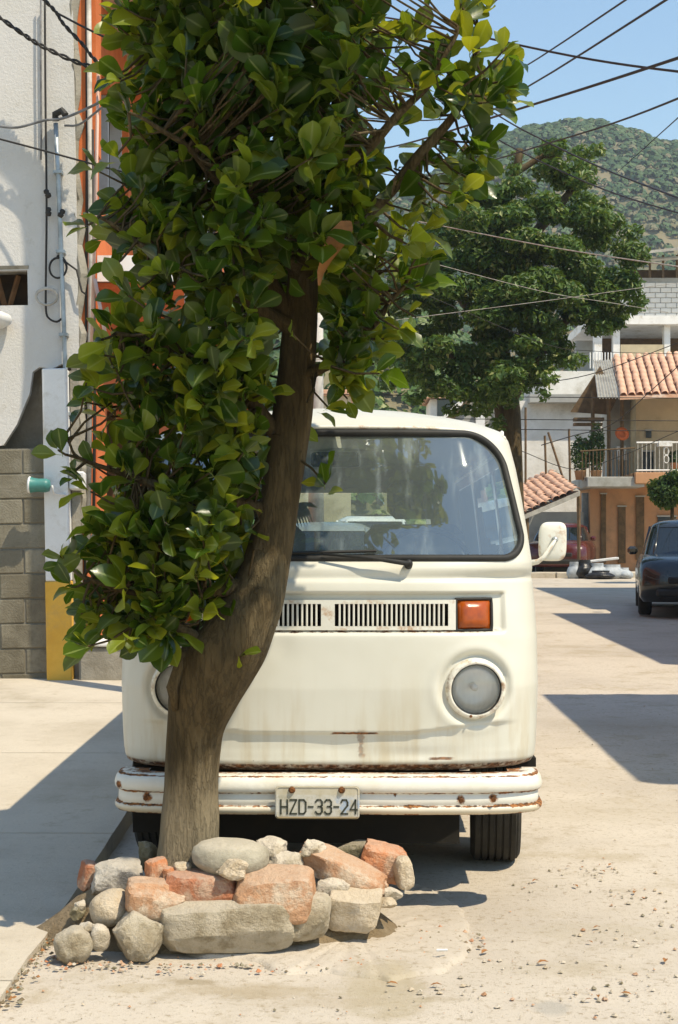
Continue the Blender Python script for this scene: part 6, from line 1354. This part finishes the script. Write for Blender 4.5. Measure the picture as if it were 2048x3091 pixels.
# ------------------------------------------------------------------ overhead wires
UPX, UPY = W(955, 1000, 22).x, 22.0
up_ = thing('utility_pole', 'pale concrete utility pole half hidden behind the leafy tree', 'utility pole', (UPX, UPY, gz(22)))
MB().tube([(0, 0, 0), (0, 0, 5), (0, 0, 9.6)], [.13, .11, .09], 14).build('shaft', M['whitewash'], up_, True)
for zz_ in (7.4, 8.8): MB().bbox((-.75, -.16, zz_), (.75, -.09, zz_ + .1), .01).build('crossarm', M['wood'], up_)
for zz_ in (7.5, 8.9):
    for xx_ in (-.65, -.3, .3, .65): MB().lathe([(0, .14), (.03, .13), (.045, .08), (.03, .06), (.045, .03), (.03, 0)], 10, Matrix.Translation((xx_, -.125, zz_))).build('insulator', M['cable'], up_, True)
def wire(label, pts, r, mat='cable', sag=.0, n=24, name='overhead_wire', group=None):
    P_ = [W(x, y, Y) for x, y, Y in pts]
    if name == 'overhead_wire':      # carry each wire on to the pole or past the houses, so that none ends in the air
        li = 0 if pts[0][0] < pts[-1][0] else -1; ri = -1 if li == 0 else 0
        le, l2 = P_[li], P_[1 if li == 0 else -2]; re_, r2 = P_[ri], P_[-2 if ri == -1 else 1]
        if le.y < 23.5 and 'hillside' not in label or 'hillside' in label: nl_ = Vector((UPX, UPY, min(9.6, max(6.0, le.z + (le.z - l2.z) / max(.5, (le - l2).length) * (le - Vector((UPX, UPY, le.z))).length))))
        else: nl_ = le + (le - l2) * .8
        nr_2 = re_ + (re_ - r2).normalized() * 1.0
        P_ = [nl_] + P_ + [nr_2] if li == 0 else [nr_2] + P_ + [nl_]
    o0 = P_[0].copy(); out_ = []
    if len(P_) == 2:
        for k in range(n + 1):
            t = k / n; p = P_[0].lerp(P_[1], t); p.z -= sag * 4 * t * (1 - t); out_.append(p - o0)
    else:
        Q = [P_[0] * 2 - P_[1]] + P_ + [P_[-1] * 2 - P_[-2]]
        for i in range(1, len(Q) - 2):
            for k in range(8):
                t = k / 8; a, b, c, d = Q[i - 1:i + 3]; out_.append(.5 * ((2 * b) + (c - a) * t + (2 * a - 5 * b + 4 * c - d) * t * t + (3 * b - a - 3 * c + d) * t ** 3) - o0)
        out_.append(P_[-1] - o0)
    return tag(MB().tube(out_, r, 5).build(name, M[mat], None, True, o0), label, 'wire', group)
def z3(x, y): return (1300 + x / 2.096, y / 2.096)
wire('thick black wire sloping down to the right across the sky', [(*z3(-300, 108), 16), (*z3(900, 355), 13), (*z3(1700, 470), 11)], .011)
wire('thin wire crossing the top left of the open sky', [(*z3(700, -236), 11), (*z3(-150, 420), 20)], .008)
wire('thin wire crossing the sky, upper of two parallel diagonals', [(*z3(1500, -170), 9), (*z3(200, 600), 20)], .008)
wire('wire crossing the sky, lower of two parallel diagonals', [(*z3(1800, -190), 9), (*z3(200, 735), 20)], .010)
wire('thick dark wire rising to the right edge in the middle of the sky', [(*z3(1800, 290), 9), (*z3(700, 645), 13), (*z3(-250, 930), 20)], .0125)
wire('brownish wire rising to the right over the hilltop', [(*z3(1800, 530), 9), (*z3(900, 860), 14), (*z3(-100, 1120), 22)], .009, 'cable')
wire('wire sagging down to the right across the hillside, upper one', [(*z3(60, 520), 22), (*z3(360, 690), 21), (*z3(600, 830), 20), (*z3(1100, 1070), 18), (*z3(1750, 1320), 14)], .012)
wire('wire sagging down to the right across the hillside, lower one', [(*z3(60, 640), 22), (*z3(240, 765), 21), (*z3(560, 955), 20), (*z3(1100, 1200), 18), (*z3(1750, 1400), 15)], .010)
wire('thin wire at the right edge above the hill', [(*z3(1700, 625), 14), (*z3(1300, 985), 26)], .008)
wire('pale wire sloping across the dense dark tree', [(*z3(-300, 1355), 24), (*z3(0, 1415), 22), (*z3(800, 1570), 18), (*z3(1800, 1720), 13)], .007, 'cable_pale')
def z6(x, y): return (1300 + x / 2.096, 700 + y / 2.096)
far_w = [('thin wire low across the dense tree, first below the pale wire', [(0, 195), (700, 375), (1150, 450)], 25), ('thin pale wire rising to the right through the dense tree', [(0, 530), (700, 440), (1250, 365)], 25), ('thin wire falling to the right through the lower crown', [(0, 410), (700, 700), (1050, 755), (1700, 775)], 24), ('dark wire meeting the tile roof from the left', [(640, 965), (1050, 890), (1700, 650)], 30), ('long dark wire falling steeply to the left in front of the peach house', [(1700, 730), (1400, 1000), (1150, 1215), (900, 1290)], 28), ('level wire in front of the white building, upper', [(-400, 1030), (630, 1045), (1700, 1052)], 32), ('level wire in front of the white building, middle', [(-300, 1180), (400, 1185), (1700, 1197)], 32), ('level wire in front of the white building, lower', [(-200, 1245), (560, 1250), (1700, 1262)], 32), ('slack wire hanging below the level wires by the peach house', [(560, 1380), (900, 1500), (1200, 1420), (1500, 1290)], 34)]
for lb, pts, Y in far_w: wire(lb, [(*z6(*p), Y) for p in pts], .0095 if 'thin' not in lb else .005, 'cable' if 'pale' not in lb else 'cable_pale')
# wires on the left
def z1(x, y): return (x / 2.24, y / 2.24)
def twist(label, pts, Y, r, ph=0):
    c = spl(pts, 10); o0 = W(*z1(*c[0][:2]), Y); t = thing('service_drop', label, 'wire', o0)
    for s in (0, math.pi):
        MB().tube([W(*z1(x, y), Y) + Vector((0, math.cos(i * .9 + s) * r, math.sin(i * .9 + s) * r)) - o0 for i, (x, y, *_) in enumerate(c)], r * .75, 5).build('strand', M['cable'], t, True)
twist('twisted black service cable sloping down from the left edge', [(-60, 75), (150, 225), (300, 320), (520, 420), (740, 490), (900, 560)], 11.0, .013)
twist('twisted black service cable dropping from the top by the orange corner', [(260, -40), (370, 70), (430, 160), (560, 300), (640, 400), (760, 495)], 11.05, .012)
wire('single black wire running right from the twisted cable into the leaves', [(*z1(380, 85), 11), (*z1(600, 200), 11), (*z1(870, 325), 10.8), (*z1(1100, 420), 10.6)], .009, name='service_wire')
wire('grey wire swooping from the left edge across the conduit top', [(*z1(-40, 850), 11.2), (*z1(120, 862), 11.2), (*z1(300, 815), 11.15), (*z1(430, 800), 11.1), (*z1(640, 710), 11), (*z1(890, 570), 10.6), (*z1(1050, 500), 10.4)], .011, 'cable_grey', name='service_wire')
wire('second grey wire curving up beside the conduit top', [(*z1(440, 850), 11.2), (*z1(540, 840), 11.1), (*z1(700, 720), 10.9), (*z1(880, 590), 10.6)], .009, 'cable_grey', name='service_wire')
wire('straight dark wire sloping right below the conduit top', [(*z1(-40, 930), 11.2), (*z1(300, 1020), 11.1), (*z1(740, 1140), 10.9), (*z1(950, 1190), 10.8)], .008, name='service_wire')

# ------------------------------------------------------------------ the air: thin blue haze between here and the hills
g = N('haze_air'); vp = g.n('VolumePrincipled'); vp.inputs['Color'].default_value = (.80, .90, 1.0, 1); vp.inputs['Density'].default_value = .0005; vp.inputs['Anisotropy'].default_value = .2
g.l(vp.outputs[0], g.out.inputs['Volume'])
tag(MB().box((-430, -62, -2), (430, 705, 116)).build('haze', g.m), kind='stuff')
